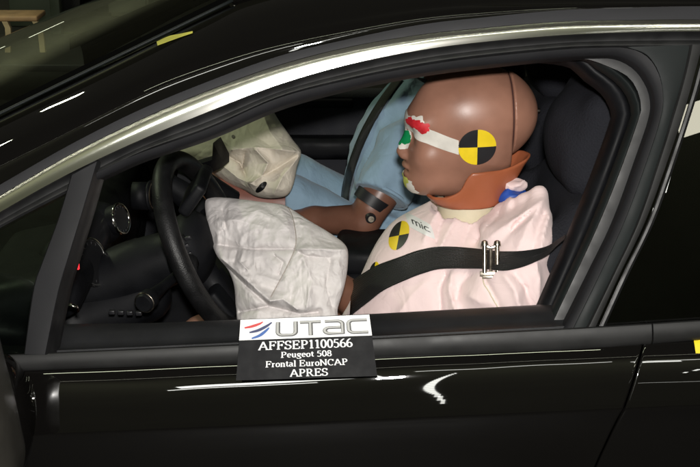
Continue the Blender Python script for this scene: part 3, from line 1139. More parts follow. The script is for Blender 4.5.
# white tape band round the brow, both sides
tg = []
for a in np.linspace(-1.25, 1.47, 50):
    q = abs(a) / 1.2
    zt = 0.041 - 0.030 * q + 0.004 * (1 - q)
    zb_ = 0.013 - 0.031 * q
    tg.append([(a, z) for z in np.linspace(zb_, zt, 6)])
hsub(patch('brow_tape', tg, cast_round, 'tape_white', None))


def blot(name, ca, cz, ra, rz, material, seed, off):
    rnd = random.Random(seed)
    n = 72
    rad = [1 + 0.22 * math.sin(2 * 2 * PI * j / n + seed) + 0.13 * math.sin(5 * 2 * PI * j / n + 2 * seed) + 0.07 * math.sin(11 * 2 * PI * j / n + 3 * seed) + rnd.uniform(-0.05, 0.05) for j in range(n)]
    g = []
    for i in range(7):
        g.append([(ca + ra * rad[j % n] * (i / 6 + 0.001) * math.cos(2 * PI * j / n), cz + rz * rad[j % n] * (i / 6 + 0.001) * math.sin(2 * PI * j / n)) for j in range(n + 1)])
    return hsub(patch(name, g, cast_round, material, None, off))


blot('white_paint_smear', 0.55, 0.0265, 0.28, 0.0140, 'tape_white', 4, 0.0019)
blot('red_paint_smear', 0.46, 0.0300, 0.21, 0.0090, 'paint_red', 2, 0.0027)
blot('red_paint_smear', 0.70, 0.0245, 0.14, 0.0080, 'paint_red', 5, 0.0027)
blot('white_paint_smear', 0.0, -0.002, 0.20, 0.024, 'tape_white', 3, 0.0019)
blot('green_paint_smear', 0.03, -0.006, 0.14, 0.018, 'paint_green', 8, 0.0027)
blot('white_paint_smear', 0.05, -0.094, 0.32, 0.017, 'tape_white', 9, 0.0011)
blot('yellow_green_paint_smear', 0.02, -0.092, 0.22, 0.013, 'paint_yellowgreen', 6, 0.0020)

# neck shroud: rubber collar wrapped under the jaw, flaring up behind the head
def hw(x, y, z):
    return HD + Vector((x, y, z))


TOPP = [(0, -0.082, -0.113), (40, -0.066, -0.112), (60, -0.042, -0.108), (70, -0.018, -0.096), (77, -0.008, -0.070), (86, 0.002, -0.058), (115, 0.03, -0.057), (138, 0.058, -0.058), (150, 0.078, -0.055), (165, 0.106, -0.046), (180, 0.118, -0.044)]
V, Fc = [], []
NT = 96
lay = 8
for i in range(NT):
    th = 2 * PI * i / NT
    a = math.degrees(th)
    fold = a if a <= 180 else 360 - a
    xt = float(np.interp(fold, [q[0] for q in TOPP], [q[1] for q in TOPP]))
    zt = float(np.interp(fold, [q[0] for q in TOPP], [q[2] for q in TOPP]))
    wy = math.sin(math.radians(fold)) ** 0.75
    ytop = 0.080 * wy
    xb_ = 0.008 - 0.062 * math.cos(math.radians(fold)) - 0.004
    ybot = 0.064 * math.sin(math.radians(fold))
    zb_ = -0.134 - 0.000 * math.cos(math.radians(fold))
    sg = -1 if a <= 180 else 1
    inn = 0.005
    for j in range(lay + 1):
        t = j / lay
        e = t ** 0.8
        x = xt + (xb_ - xt) * e
        y = ytop + (ybot - ytop) * e
        z = zt + (zb_ - zt) * t
        bul = 0.006 * math.sin(PI * t)
        V.append(hw(x - 0.5 * bul * math.cos(math.radians(fold)), sg * (y + bul * wy), z))
k = lay + 1
for i in range(NT):
    for j in range(lay):
        Fc.append((i * k + j, i * k + j + 1, ((i + 1) % NT) * k + j + 1, ((i + 1) % NT) * k + j))
o = mesh('neck_shroud', V, Fc, 'shroud', dummy, True, None)
md = o.modifiers.new('thickness', 'SOLIDIFY')
md.thickness = 0.006
md.offset = -1
md = o.modifiers.new('smooth', 'SUBSURF')
md.levels = 1
md.render_levels = 1
# cream neck collar
V, Fc = [], []
for i in range(64):
    th = 2 * PI * i / 64
    for rr, z in ((0.050, -0.132), (0.0585, -0.132), (0.0610, -0.135), (0.0605, -0.16), (0.0600, -0.200), (0.050, -0.200)):
        V.append(hw(0.006 + rr * 0.98 * math.cos(th), rr * math.sin(th), z))
for i in range(64):
    for j in range(5):
        Fc.append((i * 6 + j, i * 6 + j + 1, ((i + 1) % 64) * 6 + j + 1, ((i + 1) % 64) * 6 + j))
mesh('neck_collar', V, Fc, 'neck_cream', dummy, True, 40)
mesh('neck', *tube([hw(0.006, 0, -0.06), hw(0.006, 0, -0.2), hw(0.01, 0, -0.26)], [0.047, 0.047, 0.05], 32), 'shroud', dummy, True, 60)

# --- shirt over the torso and upper arms
n0 = hw(0.004, 0, -0.200)


FOLDS = [
    ([(440, 208), (432, 222), (424, 240)], 0.006, 3), ([(446, 212), (440, 226), (436, 244)], -0.006, 3),
    ([(455, 220), (448, 232), (441, 246)], 0.007, 3), ([(470, 226), (466, 236), (462, 247)], -0.005, 3),
    ([(543, 200), (520, 216), (500, 229), (484, 242)], 0.008, 3.5), ([(532, 212), (516, 226), (500, 244)], -0.006, 3.5),
    ([(541, 206), (528, 226), (518, 248)], 0.007, 3.5), ([(544, 214), (538, 228), (533, 248)], -0.006, 3),
    ([(549, 216), (544, 232), (541, 250)], 0.008, 3), ([(500, 215), (486, 228), (474, 246)], -0.007, 3),
    ([(446, 274), (439, 288), (441, 312)], -0.009, 3), ([(452, 274), (449, 290), (456, 314)], 0.009, 4),
    ([(470, 276), (460, 284), (456, 300)], -0.006, 3), ([(484, 278), (492, 292), (500, 308)], -0.008, 3),
    ([(505, 276), (514, 288), (520, 308)], 0.010, 4), ([(515, 274), (526, 288), (530, 306)], -0.010, 3),
    ([(424, 284), (412, 296), (400, 312)], 0.006, 4), ([(536, 262), (540, 280), (538, 304)], 0.008, 3),
    ([(470, 296), (480, 302), (496, 304)], 0.006, 4),
]


def seg_dist(X, Y, poly):
    d = np.full(X.shape, 1e9)
    for (ax, ay), (bx_, by) in zip(poly[:-1], poly[1:]):
        dx, dy = bx_ - ax, by - ay
        t = np.clip(((X - ax) * dx + (Y - ay) * dy) / (dx * dx + dy * dy), 0, 1)
        d = np.minimum(d, np.hypot(X - ax - t * dx, Y - ay - t * dy))
    return d


def f_shirt(X, Y, Z):
    d = ell(X, Y, Z, (0.205, 0.47, 0.80), (0.165, 0.19, 0.17))
    d = smin(d, ell(X, Y, Z, (0.15, 0.46, 0.68), (0.18, 0.20, 0.20)), 0.06)
    for s in (-1, 1):
        d = smin(d, ell(X, Y, Z, (0.290, 0.47 + s * 0.165, 0.885), (0.080, 0.075, 0.075)), 0.06)
        d = smin(d, cone(X, Y, Z, (0.296, 0.47 + s * 0.18, 0.905), (0.312, 0.47 + s * 0.205, 0.66), 0.064, 0.070), 0.03)
    d = smin(d, cone(X, Y, Z, (n0.x, n0.y, n0.z - 0.05), (n0.x, n0.y, n0.z + 0.004), 0.10, 0.068), 0.05)
    # cloth pulled up into a thin ridge from the neckline to the back of the shoulder
    d = smin(d, ell(X, Y, Z, (0.165, 0.47, 0.865), (0.115, 0.15, 0.105)), 0.05)
    rp = [P(486, 219, 0.425), P(500, 214.5, 0.41), P(514, 209, 0.39), P(527, 201, 0.37), P(538, 194, 0.355)]
    ft = [P(492, 236, 0.34), P(504, 242, 0.32), P(515, 246, 0.31), P(526, 248, 0.30), P(535, 246, 0.29)]
    for a_, b_ in zip(rp, ft):
        d = smin(d, cone(X, Y, Z, tuple(a_), tuple(b_), 0.009, 0.026), 0.016)
    for a_, b_ in zip(rp[:-1], rp[1:]):
        d = smin(d, cone(X, Y, Z, tuple(a_), tuple(b_), 0.009, 0.009), 0.008)
    # folds
    wx, wz = X + 0.05 * vnoise(X * 5, Y * 5, Z * 5), Z + 0.05 * vnoise(X * 5 + 9, Y * 5, Z * 5)
    dg = (wx * 0.50 + wz * 0.86)
    ac = (wx * 0.86 - wz * 0.50)
    r1 = ridged(ac * 20 + 3, Y * 5, dg * 4)
    r2 = ridged(X * 13, Y * 8, Z * 8 + 4)
    f3 = vnoise(X * 36, Y * 24, Z * 18)
    right = np.clip((X - 0.10) / 0.13, 0.15, 1)
    d = d - right * (0.008 * np.clip(r1, -0.3, 1) ** 2 * np.sign(r1) + 0.006 * np.clip(r2, -0.4, 1)) - 0.0018 * f3
    # long drawn folds: from the collar down over the chest, and hanging below the belt
    dep = (X - CAM.x) * FWD.x + (Y - CAM.y) * FWD.y + (Z - CAM.z) * FWD.z
    qx = 350 + F * (X - CAM.x) / dep
    qy = 233.5 - F * ((Y - CAM.y) * UP.y + (Z - CAM.z) * UP.z) / dep
    fold = np.zeros_like(d)
    for poly, amp, sig in FOLDS:
        fold += 1.3 * amp * np.exp(-seg_dist(qx, qy, poly) / sig)
    d = d - fold * np.clip((0.52 - Y) / 0.1, 0, 1)
    # open neck
    d = smax(d, -cone(X, Y, Z, (n0.x, n0.y, n0.z - 0.035), (n0.x - 0.005, n0.y, n0.z + 0.12), 0.052, 0.078), 0.006)
    return d


shirt = body('shirt', f_shirt, (-0.06, 0.16, 0.48), (0.46, 0.78, 1.10), 0.0045, 'shirt_pink', dummy)
sbv = bvh(shirt)


def cam_hit(tree, px, py):
    d = ray(px, py).normalized()
    h = tree.ray_cast(CAM, d)
    return h


# arms and legs under and beyond the shirt
body('arm', lambda X, Y, Z: smin(cone(X, Y, Z, (0.29, 0.28, 0.70), (0.18, 0.38, 0.70), 0.045, 0.042), cone(X, Y, Z, (0.18, 0.38, 0.70), tuple(P(340, 290, 0.52)), 0.042, 0.034), 0.04),
     (-0.25, 0.15, 0.50), (0.40, 0.66, 0.95), 0.006, 'skin_arm', dummy)
body('arm', lambda X, Y, Z: smin(cone(X, Y, Z, (0.26, 0.67, 0.68), (0.10, 0.70, 0.64), 0.048, 0.044), cone(X, Y, Z, (0.10, 0.70, 0.64), (-0.14, 0.60, 0.70), 0.042, 0.030), 0.03),
     (-0.24, 0.5, 0.52), (0.36, 0.80, 0.80), 0.007, 'skin_arm', dummy)
for s in (-1, 1):
    body('leg', lambda X, Y, Z: smin(cone(X, Y, Z, (0.10, 0.47 + s * 0.09, 0.585), (-0.30, 0.47 + s * 0.12, 0.64), 0.085, 0.062), cone(X, Y, Z, (-0.30, 0.47 + s * 0.12, 0.64), (-0.55, 0.47 + s * 0.10, 0.36), 0.058, 0.042), 0.03),
         (-0.66, 0.24, 0.28), (0.22, 0.72, 0.74), 0.009, 'skin_leg', dummy)
# blue pad with a pink cloth tip behind the neck
bp = P(513.5, 200, 0.425)
pad = body('neck_pad', lambda X, Y, Z: ell(X, Y, Z, tuple(bp), (0.024, 0.020, 0.024)) - 0.007 * ridged(X * 45, Y * 45, Z * 45), tuple(bp - Vector((0.05,) * 3)), tuple(bp + Vector((0.05,) * 3)), 0.003, 'blue_plastic', dummy)
bq = P(515, 184, 0.43)
body('cloth_tip', lambda X, Y, Z: ell(X, Y, Z, tuple(bq), (0.020, 0.016, 0.011)) - 0.005 * ridged(X * 70, Y * 70, Z * 70), tuple(bq - Vector((0.05,) * 3)), tuple(bq + Vector((0.05,) * 3)), 0.003, 'shirt_pink', dummy)


def cast_cam(tree):
    def f(px, py):
        h = tree.ray_cast(CAM, ray(px, py).normalized())
        return (h[0], h[1]) if h[0] is not None else None
    return f


cs = cast_cam(sbv)


def dsub(o):
    o.parent = dummy
    o.matrix_parent_inverse = Matrix.Translation(-Vector(dummy['org']))
    return o


# quartered markers on the chest (leaning with the chest's curve)
def slant(cx, cy, rx, ry, lean):
    def m(u, v):
        return (cx + rx * u + lean * ry * v, cy - ry * v)
    return m


def marker_px(mp, rot):
    def cast(u, v):
        return cs(*mp(u, v))
    marker('target_marker', 0, 0, 1.0, cast, dsub, rot, 1.0, 0.0012)


marker_px(slant(399.5, 236, 9.5, 14.5, 0.28), math.radians(8))
marker_px(slant(374.5, 271, 4.5, 9.0, 0.28), math.radians(8))
# white sticker with lettering at the collar
stk = lambda u, v: (420 + 12 * u - 2.5 * v + 1.0 * u, 226 + 5 * u - 8 * v + 1.5 * u)
g = [[(u, v) for v in np.linspace(-1, 1, 10)] for u in np.linspace(-1, 1, 14)]
chest_label = dsub(patch('chest_label', [[(u * (1 - 0.06 * v * v), v * (1 - 0.05 * u * u)) for u, v in r] for r in g], lambda u, v: cs(*stk(u, v)), 'paper_white', None, 0.0010))


# =================================================================== LETTERING
def arc(cx, cy, rx, ry, a0, a1, n=14):
    return [(cx + rx * math.cos(math.radians(a0 + (a1 - a0) * i / n)), cy + ry * math.sin(math.radians(a0 + (a1 - a0) * i / n))) for i in range(n + 1)]


def srf(x, y, wd=0.15):
    return [(x - wd, y), (x + wd, y)]


TX, TY = 0.155, 0.06
SER = {
    'A': (0.82, [[(0.06, 0.03), (0.38, 0.98)], [(0.38, 0.98), (0.72, 0.03)], [(0.17, 0.34), (0.58, 0.34)], srf(0.07, 0.03, 0.1), srf(0.73, 0.03, 0.13)]),
    'F': (0.68, [[(0.17, 0.03), (0.17, 0.97)], [(0.05, 0.97), (0.60, 0.97), (0.61, 0.76)], [(0.17, 0.52), (0.44, 0.52)], [(0.46, 0.40), (0.46, 0.64)], srf(0.18, 0.03)]),
    'S': (0.62, [arc(0.31, 0.74, 0.21, 0.24, 40, 260) + arc(0.30, 0.26, 0.23, 0.24, 80, -140), [(0.50, 0.98), (0.50, 0.74)], [(0.08, 0.02), (0.08, 0.28)]]),
    'E': (0.72, [[(0.17, 0.03), (0.17, 0.97)], [(0.05, 0.97), (0.60, 0.97), (0.61, 0.76)], [(0.17, 0.52), (0.44, 0.52)], [(0.46, 0.40), (0.46, 0.64)], [(0.05, 0.03), (0.62, 0.03), (0.65, 0.26)]]),
    'P': (0.68, [[(0.17, 0.03), (0.17, 0.97)], [(0.05, 0.97), (0.34, 0.97)] + arc(0.34, 0.72, 0.22, 0.25, 90, -90) + [(0.17, 0.47)], srf(0.18, 0.03)]),
    'R': (0.80, [[(0.17, 0.03), (0.17, 0.97)], [(0.05, 0.97), (0.34, 0.97)] + arc(0.34, 0.73, 0.21, 0.24, 90, -90) + [(0.17, 0.49)], [(0.36, 0.49), (0.66, 0.03)], srf(0.18, 0.03), srf(0.70, 0.03, 0.1)]),
    'N': (0.84, [[(0.15, 0.03), (0.15, 0.97)], [(0.13, 0.97), (0.68, 0.03)], [(0.69, 0.03), (0.69, 0.97)], srf(0.14, 0.03, 0.1), srf(0.12, 0.97, 0.1), srf(0.69, 0.97, 0.11)]),
    'C': (0.76, [arc(0.40, 0.5, 0.30, 0.48, 48, 312, 24), [(0.63, 0.98), (0.63, 0.70)]]),
    '1': (0.50, [[(0.26, 0.03), (0.26, 1.0)], [(0.10, 0.84), (0.26, 0.98)], srf(0.26, 0.03)]),
    '0': (0.54, [arc(0.27, 0.5, 0.19, 0.48, 0, 360, 28)]),
    '5': (0.54, [[(0.46, 0.95), (0.15, 0.95), (0.11, 0.58)] + arc(0.23, 0.31, 0.22, 0.30, 110, -140)]),
    '6': (0.54, [arc(0.45, 0.42, 0.36, 0.56, 95, 180) + arc(0.28, 0.29, 0.19, 0.27, 180, 540, 24)]),
    '8': (0.54, [arc(0.27, 0.74, 0.15, 0.23, 0, 360, 22), arc(0.27, 0.26, 0.19, 0.24, 0, 360, 22)]),
    'e': (0.48, [[(0.08, 0.38), (0.41, 0.38)] + arc(0.25, 0.36, 0.17, 0.31, 0, 310, 22)]),
    'u': (0.58, [[(0.03, 0.66), (0.14, 0.66), (0.14, 0.22)] + arc(0.27, 0.22, 0.13, 0.19, 180, 320), [(0.43, 0.66), (0.43, 0.04)], [(0.33, 0.66), (0.43, 0.66)], [(0.43, 0.04), (0.55, 0.04)]]),
    'g': (0.52, [arc(0.24, 0.47, 0.14, 0.20, 0, 360, 20), [(0.36, 0.62), (0.50, 0.64)], [(0.16, 0.30), (0.14, 0.18), (0.36, 0.10)] + arc(0.24, -0.10, 0.19, 0.13, 50, -190, 18)]),
    'o': (0.52, [arc(0.26, 0.34, 0.18, 0.31, 0, 360, 24)]),
    't': (0.36, [[(0.16, 0.86), (0.16, 0.16), (0.24, 0.05), (0.34, 0.12)], [(0.02, 0.64), (0.32, 0.64)]]),
    'r': (0.44, [[(0.15, 0.04), (0.15, 0.64)], [(0.15, 0.45), (0.26, 0.62), (0.38, 0.60)], srf(0.15, 0.03, 0.12), [(0.03, 0.64), (0.15, 0.64)]]),
    'n': (0.58, [[(0.14, 0.04), (0.14, 0.66)], arc(0.28, 0.46, 0.15, 0.18, 170, 0) + [(0.43, 0.04)], srf(0.14, 0.03, 0.11), srf(0.44, 0.03, 0.11), [(0.03, 0.65), (0.14, 0.65)]]),
    'a': (0.52, [arc(0.23, 0.48, 0.14, 0.17, 150, 10) + [(0.37, 0.10), (0.48, 0.06)], [(0.37, 0.38), (0.22, 0.34)] + arc(0.20, 0.19, 0.13, 0.15, 90, 310)]),
    'l': (0.30, [[(0.15, 0.04), (0.15, 1.0)], srf(0.15, 0.03, 0.12), [(0.03, 0.98), (0.15, 0.98)]]),
    ' ': (0.30, []),
    'm': (0.92, [[(0.1, 0), (0.1, 0.7)], arc(0.28, 0.45, 0.18, 0.24, 180, 0) + [(0.46, 0)], arc(0.64, 0.45, 0.18, 0.24, 180, 0) + [(0.82, 0)]]),
    'i': (0.26, [[(0.13, 0), (0.13, 0.7)], [(0.13, 0.88), (0.13, 1.0)]]),
    'c': (0.60, [arc(0.33, 0.35, 0.24, 0.33, 45, 315, 18)]),
}


def stroke(poly, tx, ty):
    """nib-drawn stroke in 2-D: quads per segment, wide on verticals and thin on horizontals"""
    V, Fc = [], []
    n = len(poly)
    L = []
    for i in range(n):
        a, b = poly[max(i - 1, 0)], poly[min(i + 1, n - 1)]
        dx, dy = b[0] - a[0], b[1] - a[1]
        l = math.hypot(dx, dy) or 1
        dx, dy = dx / l, dy / l
        wd = math.hypot(tx * dy, ty * dx) / 2
        ex = 0
        L.append(((poly[i][0] - dy * wd, poly[i][1] + dx * wd), (poly[i][0] + dy * wd, poly[i][1] - dx * wd)))
    for a, b in L:
        V += [a, b]
    for i in range(n - 1):
        Fc.append((2 * i, 2 * i + 1, 2 * i + 3, 2 * i + 2))
    return V, Fc


def text_strokes(txt, glyphs):
    x = 0
    out = []
    for ch in txt:
        adv, polys = glyphs[ch]
        for pl in polys:
            out.append([(x + a, b) for a, b in pl])
        x += adv
    return out, x


def lettering(name, strokes, box, tx, ty, surf, material, parentf, z0):
    """strokes in glyph units -> box (u0,u1,v0,v1) on the surface function surf(u,v,lift)"""
    u0, u1, v0, v1, wtot = box
    V, Fc = [], []
    for k, pl in enumerate(strokes):
        sv, sf = stroke(pl, tx, ty)
        o = len(V)
        for a, b in sv:
            V.append(surf(u0 + (u1 - u0) * a / wtot, v0 + (v1 - v0) * b, z0 + 0.000012 * k))
        Fc += [tuple(i + o for i in f) for f in sf]
    o = mesh(name, V, Fc, material, None, False, fix=False)
    for p in o.data.polygons:
        pass
    return parentf(o)


st_, wt = text_strokes('mic', SER)


h0_lab = P(420, 230, 0.4)


def lab_surf(u, v, l):
    r = cs(*stk(u, v)) or cs(*stk(u * 0.5, v * 0.5 - 0.3)) or (h0_lab, Vector((0, -1, 0)))
    return r[0] + r[1] * (0.0022 + l)


lettering('label_lettering', st_, (-0.62, 0.80, -0.30, 0.55, wt), 0.13, 0.13, lab_surf, 'ink_dark', dsub, 0.0)

# =================================================================== PLACARD
pl_c = [P(240.6, 320, -0.022), P(369.3, 314.7, -0.022), P(377.3, 376, -0.062), P(236, 380.5, -0.062)]
plc = thing('placard', tuple((pl_c[2] + pl_c[3]) / 2), 'black and white printed test card propped on the door sill', 'placard')
PN = (pl_c[1] - pl_c[0]).cross(pl_c[3] - pl_c[0]).normalized()
if PN.y > 0:
    PN = -PN


def psurf(u, v, lift=0.0):
    """u 0..1 left to right, v 0..1 top to bottom"""
    p = (pl_c[0] * (1 - u) + pl_c[1] * u) * (1 - v) + (pl_c[3] * (1 - u) + pl_c[2] * u) * v
    curl = 0.004 * (1 - (2 * u - 1) ** 2) * v - 0.002 * math.sin(PI * v)
    return p + PN * (curl + lift)


def plate(name, u0, u1, v0, v1, lift, thick, material, par):
    nu, nv = 16, 8
    V, Fc = [], []
    for i in range(nu + 1):
        for j in range(nv + 1):
            u, v = u0 + (u1 - u0) * i / nu, v0 + (v1 - v0) * j / nv
            V.append(psurf(u, v, lift))
            V.append(psurf(u, v, lift - thick))
    ix = lambda i, j, s: (i * (nv + 1) + j) * 2 + s
    for i in range(nu):
        for j in range(nv):
            Fc.append((ix(i, j, 0), ix(i + 1, j, 0), ix(i + 1, j + 1, 0), ix(i, j + 1, 0)))
            Fc.append((ix(i, j, 1), ix(i, j + 1, 1), ix(i + 1, j + 1, 1), ix(i + 1, j, 1)))
    for i in range(nu):
        for j in (0, nv):
            Fc.append((ix(i, j, 0), ix(i, j, 1), ix(i + 1, j, 1), ix(i + 1, j, 0)))
    for j in range(nv):
        for i in (0, nu):
            Fc.append((ix(i, j, 0), ix(i, j + 1, 0), ix(i, j + 1, 1), ix(i, j, 1)))
    return mesh(name, V, Fc, material, par, True, 40)


plate('card', 0, 1, 0, 1, 0.0, 0.002, 'paper_black', plc)
hdr = plate('header', 0, 1, -0.002, 0.338, 0.0012, 0.001, 'paper_white', plc)


def psub(o):
    o.parent = plc
    o.matrix_parent_inverse = Matrix.Translation(-Vector(plc['org']))
    return o


psf = lambda u, v, l: psurf(u, v, 0.0016 + l)
for txt, u0, u1, vb, vt in (('AFFSEP1100566', 0.150, 0.848, 0.512, 0.375), ('Peugeot 508', 0.315, 0.690, 0.650, 0.555), ('Frontal EuroNCAP', 0.205, 0.802, 0.800, 0.700), ('APRES', 0.385, 0.655, 0.965, 0.845)):
    s_, wt = text_strokes(txt, SER)
    lettering('lettering', s_, (u0, u1, vb, vt, wt), TX - 0.005, TY + 0.025, psf, 'ink_white', psub, 0.0)
U = {'U': (1.05, [[(0.10, 1), (0.10, 0.30)] + arc(0.32, 0.30, 0.22, 0.22, 180, 270) + [(0.66, 0.08)] + arc(0.66, 0.30, 0.22, 0.22, 270, 360) + [(0.88, 1)]]),
     'T': (1.00, [[(0.02, 0.92), (0.94, 0.92)], [(0.48, 0.90), (0.48, 0.0)]]),
     'a': (1.05, [[(0.12, 0.92), (0.66, 0.92)] + arc(0.66, 0.70, 0.22, 0.22, 90, 0) + [(0.88, 0.08), (0.30, 0.08)] + arc(0.30, 0.28, 0.20, 0.20, 270, 90) + [(0.80, 0.48)]]),
     'C': (1.00, [[(0.92, 0.92), (0.32, 0.92)] + arc(0.32, 0.70, 0.22, 0.22, 90, 180) + [(0.10, 0.30)] + arc(0.32, 0.30, 0.22, 0.22, 180, 270) + [(0.92, 0.08)]])}
s_, wt = text_strokes('UTaC', U)
ps2 = lambda u, v, l: psurf(u, v, 0.0018 + l)
lettering('logo_lettering', s_, (0.275, 0.99, 0.300, 0.062, wt), 0.20, 0.20, ps2, 'ink_dark', psub, 0.0)
ps3 = lambda u, v, l: psurf(u, v, 0.0022 + l)
lettering('logo_lettering_face', s_, (0.272, 0.987, 0.294, 0.056, wt), 0.10, 0.10, ps3, 'ink_grey', psub, 0.0)
lettering('logo_square', [[(0.30, 0.5), (0.90, 0.5)]], (0.02, 0.25, 0.30, 0.08, 1.0), 0.9, 0.9, ps2, 'ink_pale', psub, 0.0)


def swoosh(pts, wmax, material):
    c = catmull(pts, 20)
    V, Fc = [], []
    for i in range(20):
        t = c[min(i + 1, 19)] - c[max(i - 1, 0)]
        t = t / np.linalg.norm(t)
        wd = wmax * (0.25 + 0.75 * math.sin(PI * (0.12 + 0.8 * i / 19))) / 2
        V += [ps3(c[i][0] - t[1] * wd * 0.5, c[i][1] + t[0] * wd, 0), ps3(c[i][0] + t[1] * wd * 0.5, c[i][1] - t[0] * wd, 0)]
    for i in range(19):
        Fc.append((2 * i, 2 * i + 1, 2 * i + 3, 2 * i + 2))
    psub(mesh('logo_swoosh', V, Fc, material, None, False, fix=False))


swoosh([(0.035, 0.135), (0.09, 0.115), (0.15, 0.075), (0.175, 0.045)], 0.045, 'ink_red')
swoosh([(0.075, 0.215), (0.14, 0.185), (0.20, 0.125), (0.245, 0.060)], 0.050, 'ink_navy')
swoosh([(0.095, 0.315), (0.15, 0.275), (0.19, 0.215), (0.225, 0.145)], 0.050, 'ink_blue')

# =================================================================== SEAT BELT across the driver dummy
BT = [(566, 234.5), (558, 239.5), (546, 246.5), (525, 250.5), (501, 251.5), (480, 249), (443, 246.5), (420, 250), (400, 257), (378, 265), (364, 273), (352, 281)]
BB = [(566, 238), (558, 245), (546, 256), (525, 266), (504, 270.5), (480, 268.5), (443, 268.5), (424, 273), (408, 279), (384, 290), (368, 302), (350, 316)]
bt_, bb_ = catmull(BT, 70), catmull(BB, 70)


def belt_pt(px, py, prev):
    h = sbv.ray_cast(CAM, ray(px, py).normalized())
    if h[0] is not None:
        return h[0] - ray(px, py).normalized() * 0.004
    return None


cols = []
NW = 9
for j in range(NW):
    s = j / (NW - 1)
    raw = []
    for i in range(70):
        p = bt_[i] * (1 - s) + bb_[i] * s
        r = belt_pt(p[0], p[1], None)
        raw.append((p, r))
    ys = np.array([q[1].y if q[1] is not None else np.nan for q in raw])
    xx = np.arange(70)
    ok = ~np.isnan(ys)
    ym = ys.copy()
    first, last = np.where(ok)[0][0], np.where(ok)[0][-1]
    ym[~ok] = np.interp(xx[~ok], xx[ok], ys[ok])
    for i in range(first):                 # towards the pillar anchor
        ym[i] = ys[first] + (0.17 - ys[first]) * (first - i) / max(first, 1)
    for i in range(last + 1, 70):          # down to the buckle beside the far hip
        ym[i] = ys[last] + 0.012 * (i - last)
    # webbing is taut: it bridges hollows of the cloth
    for _ in range(30):
        sm = ym.copy()
        sm[1:-1] = (ym[:-2] + ym[2:]) / 2
        ym = np.minimum(sm, ym)
    ym = ym - 0.002
    cols.append([P(raw[i][0][0], raw[i][0][1], ym[i]) for i in range(70)])
V, Fc = [], []
for i in range(70):
    for j in range(NW):
        V.append(cols[j][i])
for i in range(69):
    for j in range(NW - 1):
        Fc.append((i * NW + j, i * NW + j + 1, (i + 1) * NW + j + 1, (i + 1) * NW + j))
belt = mesh('seat_belt', V, Fc, 'webbing', None, True)
uvl = belt.data.uv_layers.new(name='UVMap')
for lp in belt.data.loops:
    uvl.data[lp.index].uv = ((lp.vertex_index // NW) / 69.0, (lp.vertex_index % NW) / (NW - 1.0))
md = belt.modifiers.new('thickness', 'SOLIDIFY')
md.thickness = 0.0018
md.offset = 0
tag(belt, 'black seat belt crossing the pink shirt of the driver dummy', 'seat belt')

# belt load sensor: two upright pins clamped over the webbing
h0 = P(491, 259, cols[4][int(np.argmin([abs(bt_[i][0] - 491) for i in range(70)]))].y)
bn = -ray(491, 259).normalized()
ux = (Vector((1, 0, 0)) - bn * bn.x).normalized()
uy = bn.cross(ux)
if uy.z < 0:
    uy = -uy
h0 = h0 + bn * 0.006
sens = thing('belt_sensor', tuple(h0), 'steel belt force sensor with two pins clamped on the black seat belt', 'sensor')
mm = lambda a, b, c: h0 + ux * a + uy * b + bn * c
sc = 1 / 560.0
for s in (-1, 1):
    x = s * 6.2 * sc
    pin = mesh('pin', *merge(cyl(mm(x, -14 * sc, 0.002), mm(x, 13.5 * sc, 0.002), 0.0042, None, 14)), 'steel', sens, True, 40)
    mesh('pin_head', *merge(cyl(mm(x, 13 * sc, 0.002), mm(x, 15 * sc, 0.002), 0.0066, 0.0066, 16), tube([mm(x, 15 * sc, 0.002), mm(x, 17.5 * sc, 0.002), mm(x, 18.6 * sc, 0.002)], [0.0062, 0.0055, 0.002], 16)), 'steel', sens, True, 40)
mesh('bridge', *merge(tube([mm(-6.2 * sc, 13.4 * sc, 0.001), mm(0, 11 * sc, 0.001), mm(6.2 * sc, 13.4 * sc, 0.001)], 0.0026, 8), cyl(mm(0, 11 * sc, 0.001), mm(0, -14 * sc, 0.001), 0.0030, None, 8)), 'steel', sens, True, 40)
rotm = Matrix((ux, uy, bn)).transposed().to_euler()
mesh('base_plate', *merge(rbox(mm(0, -14.5 * sc, 0.0), (11 * sc, 2.4 * sc, 0.004), 0.001, 2, rotm), rbox(mm(1.0 * sc, -17.6 * sc, 0.0), (9.5 * sc, 1.6 * sc, 0.003), 0.001, 2, rotm)), 'steel', sens, True, 40)
# thin cable running down from the sensor over the shirt
pts = []
for x, y in catmull([(483, 276), (484, 284), (489, 292), (493, 300), (499, 309)], 16):
    r = cs(x, y)
    if r:
        pts.append(r[0] + r[1] * 0.0022)
mesh('cable', *tube(pts, 0.0011, 6), 'neck_cream', sens)

# =================================================================== DRIVER AIRBAG


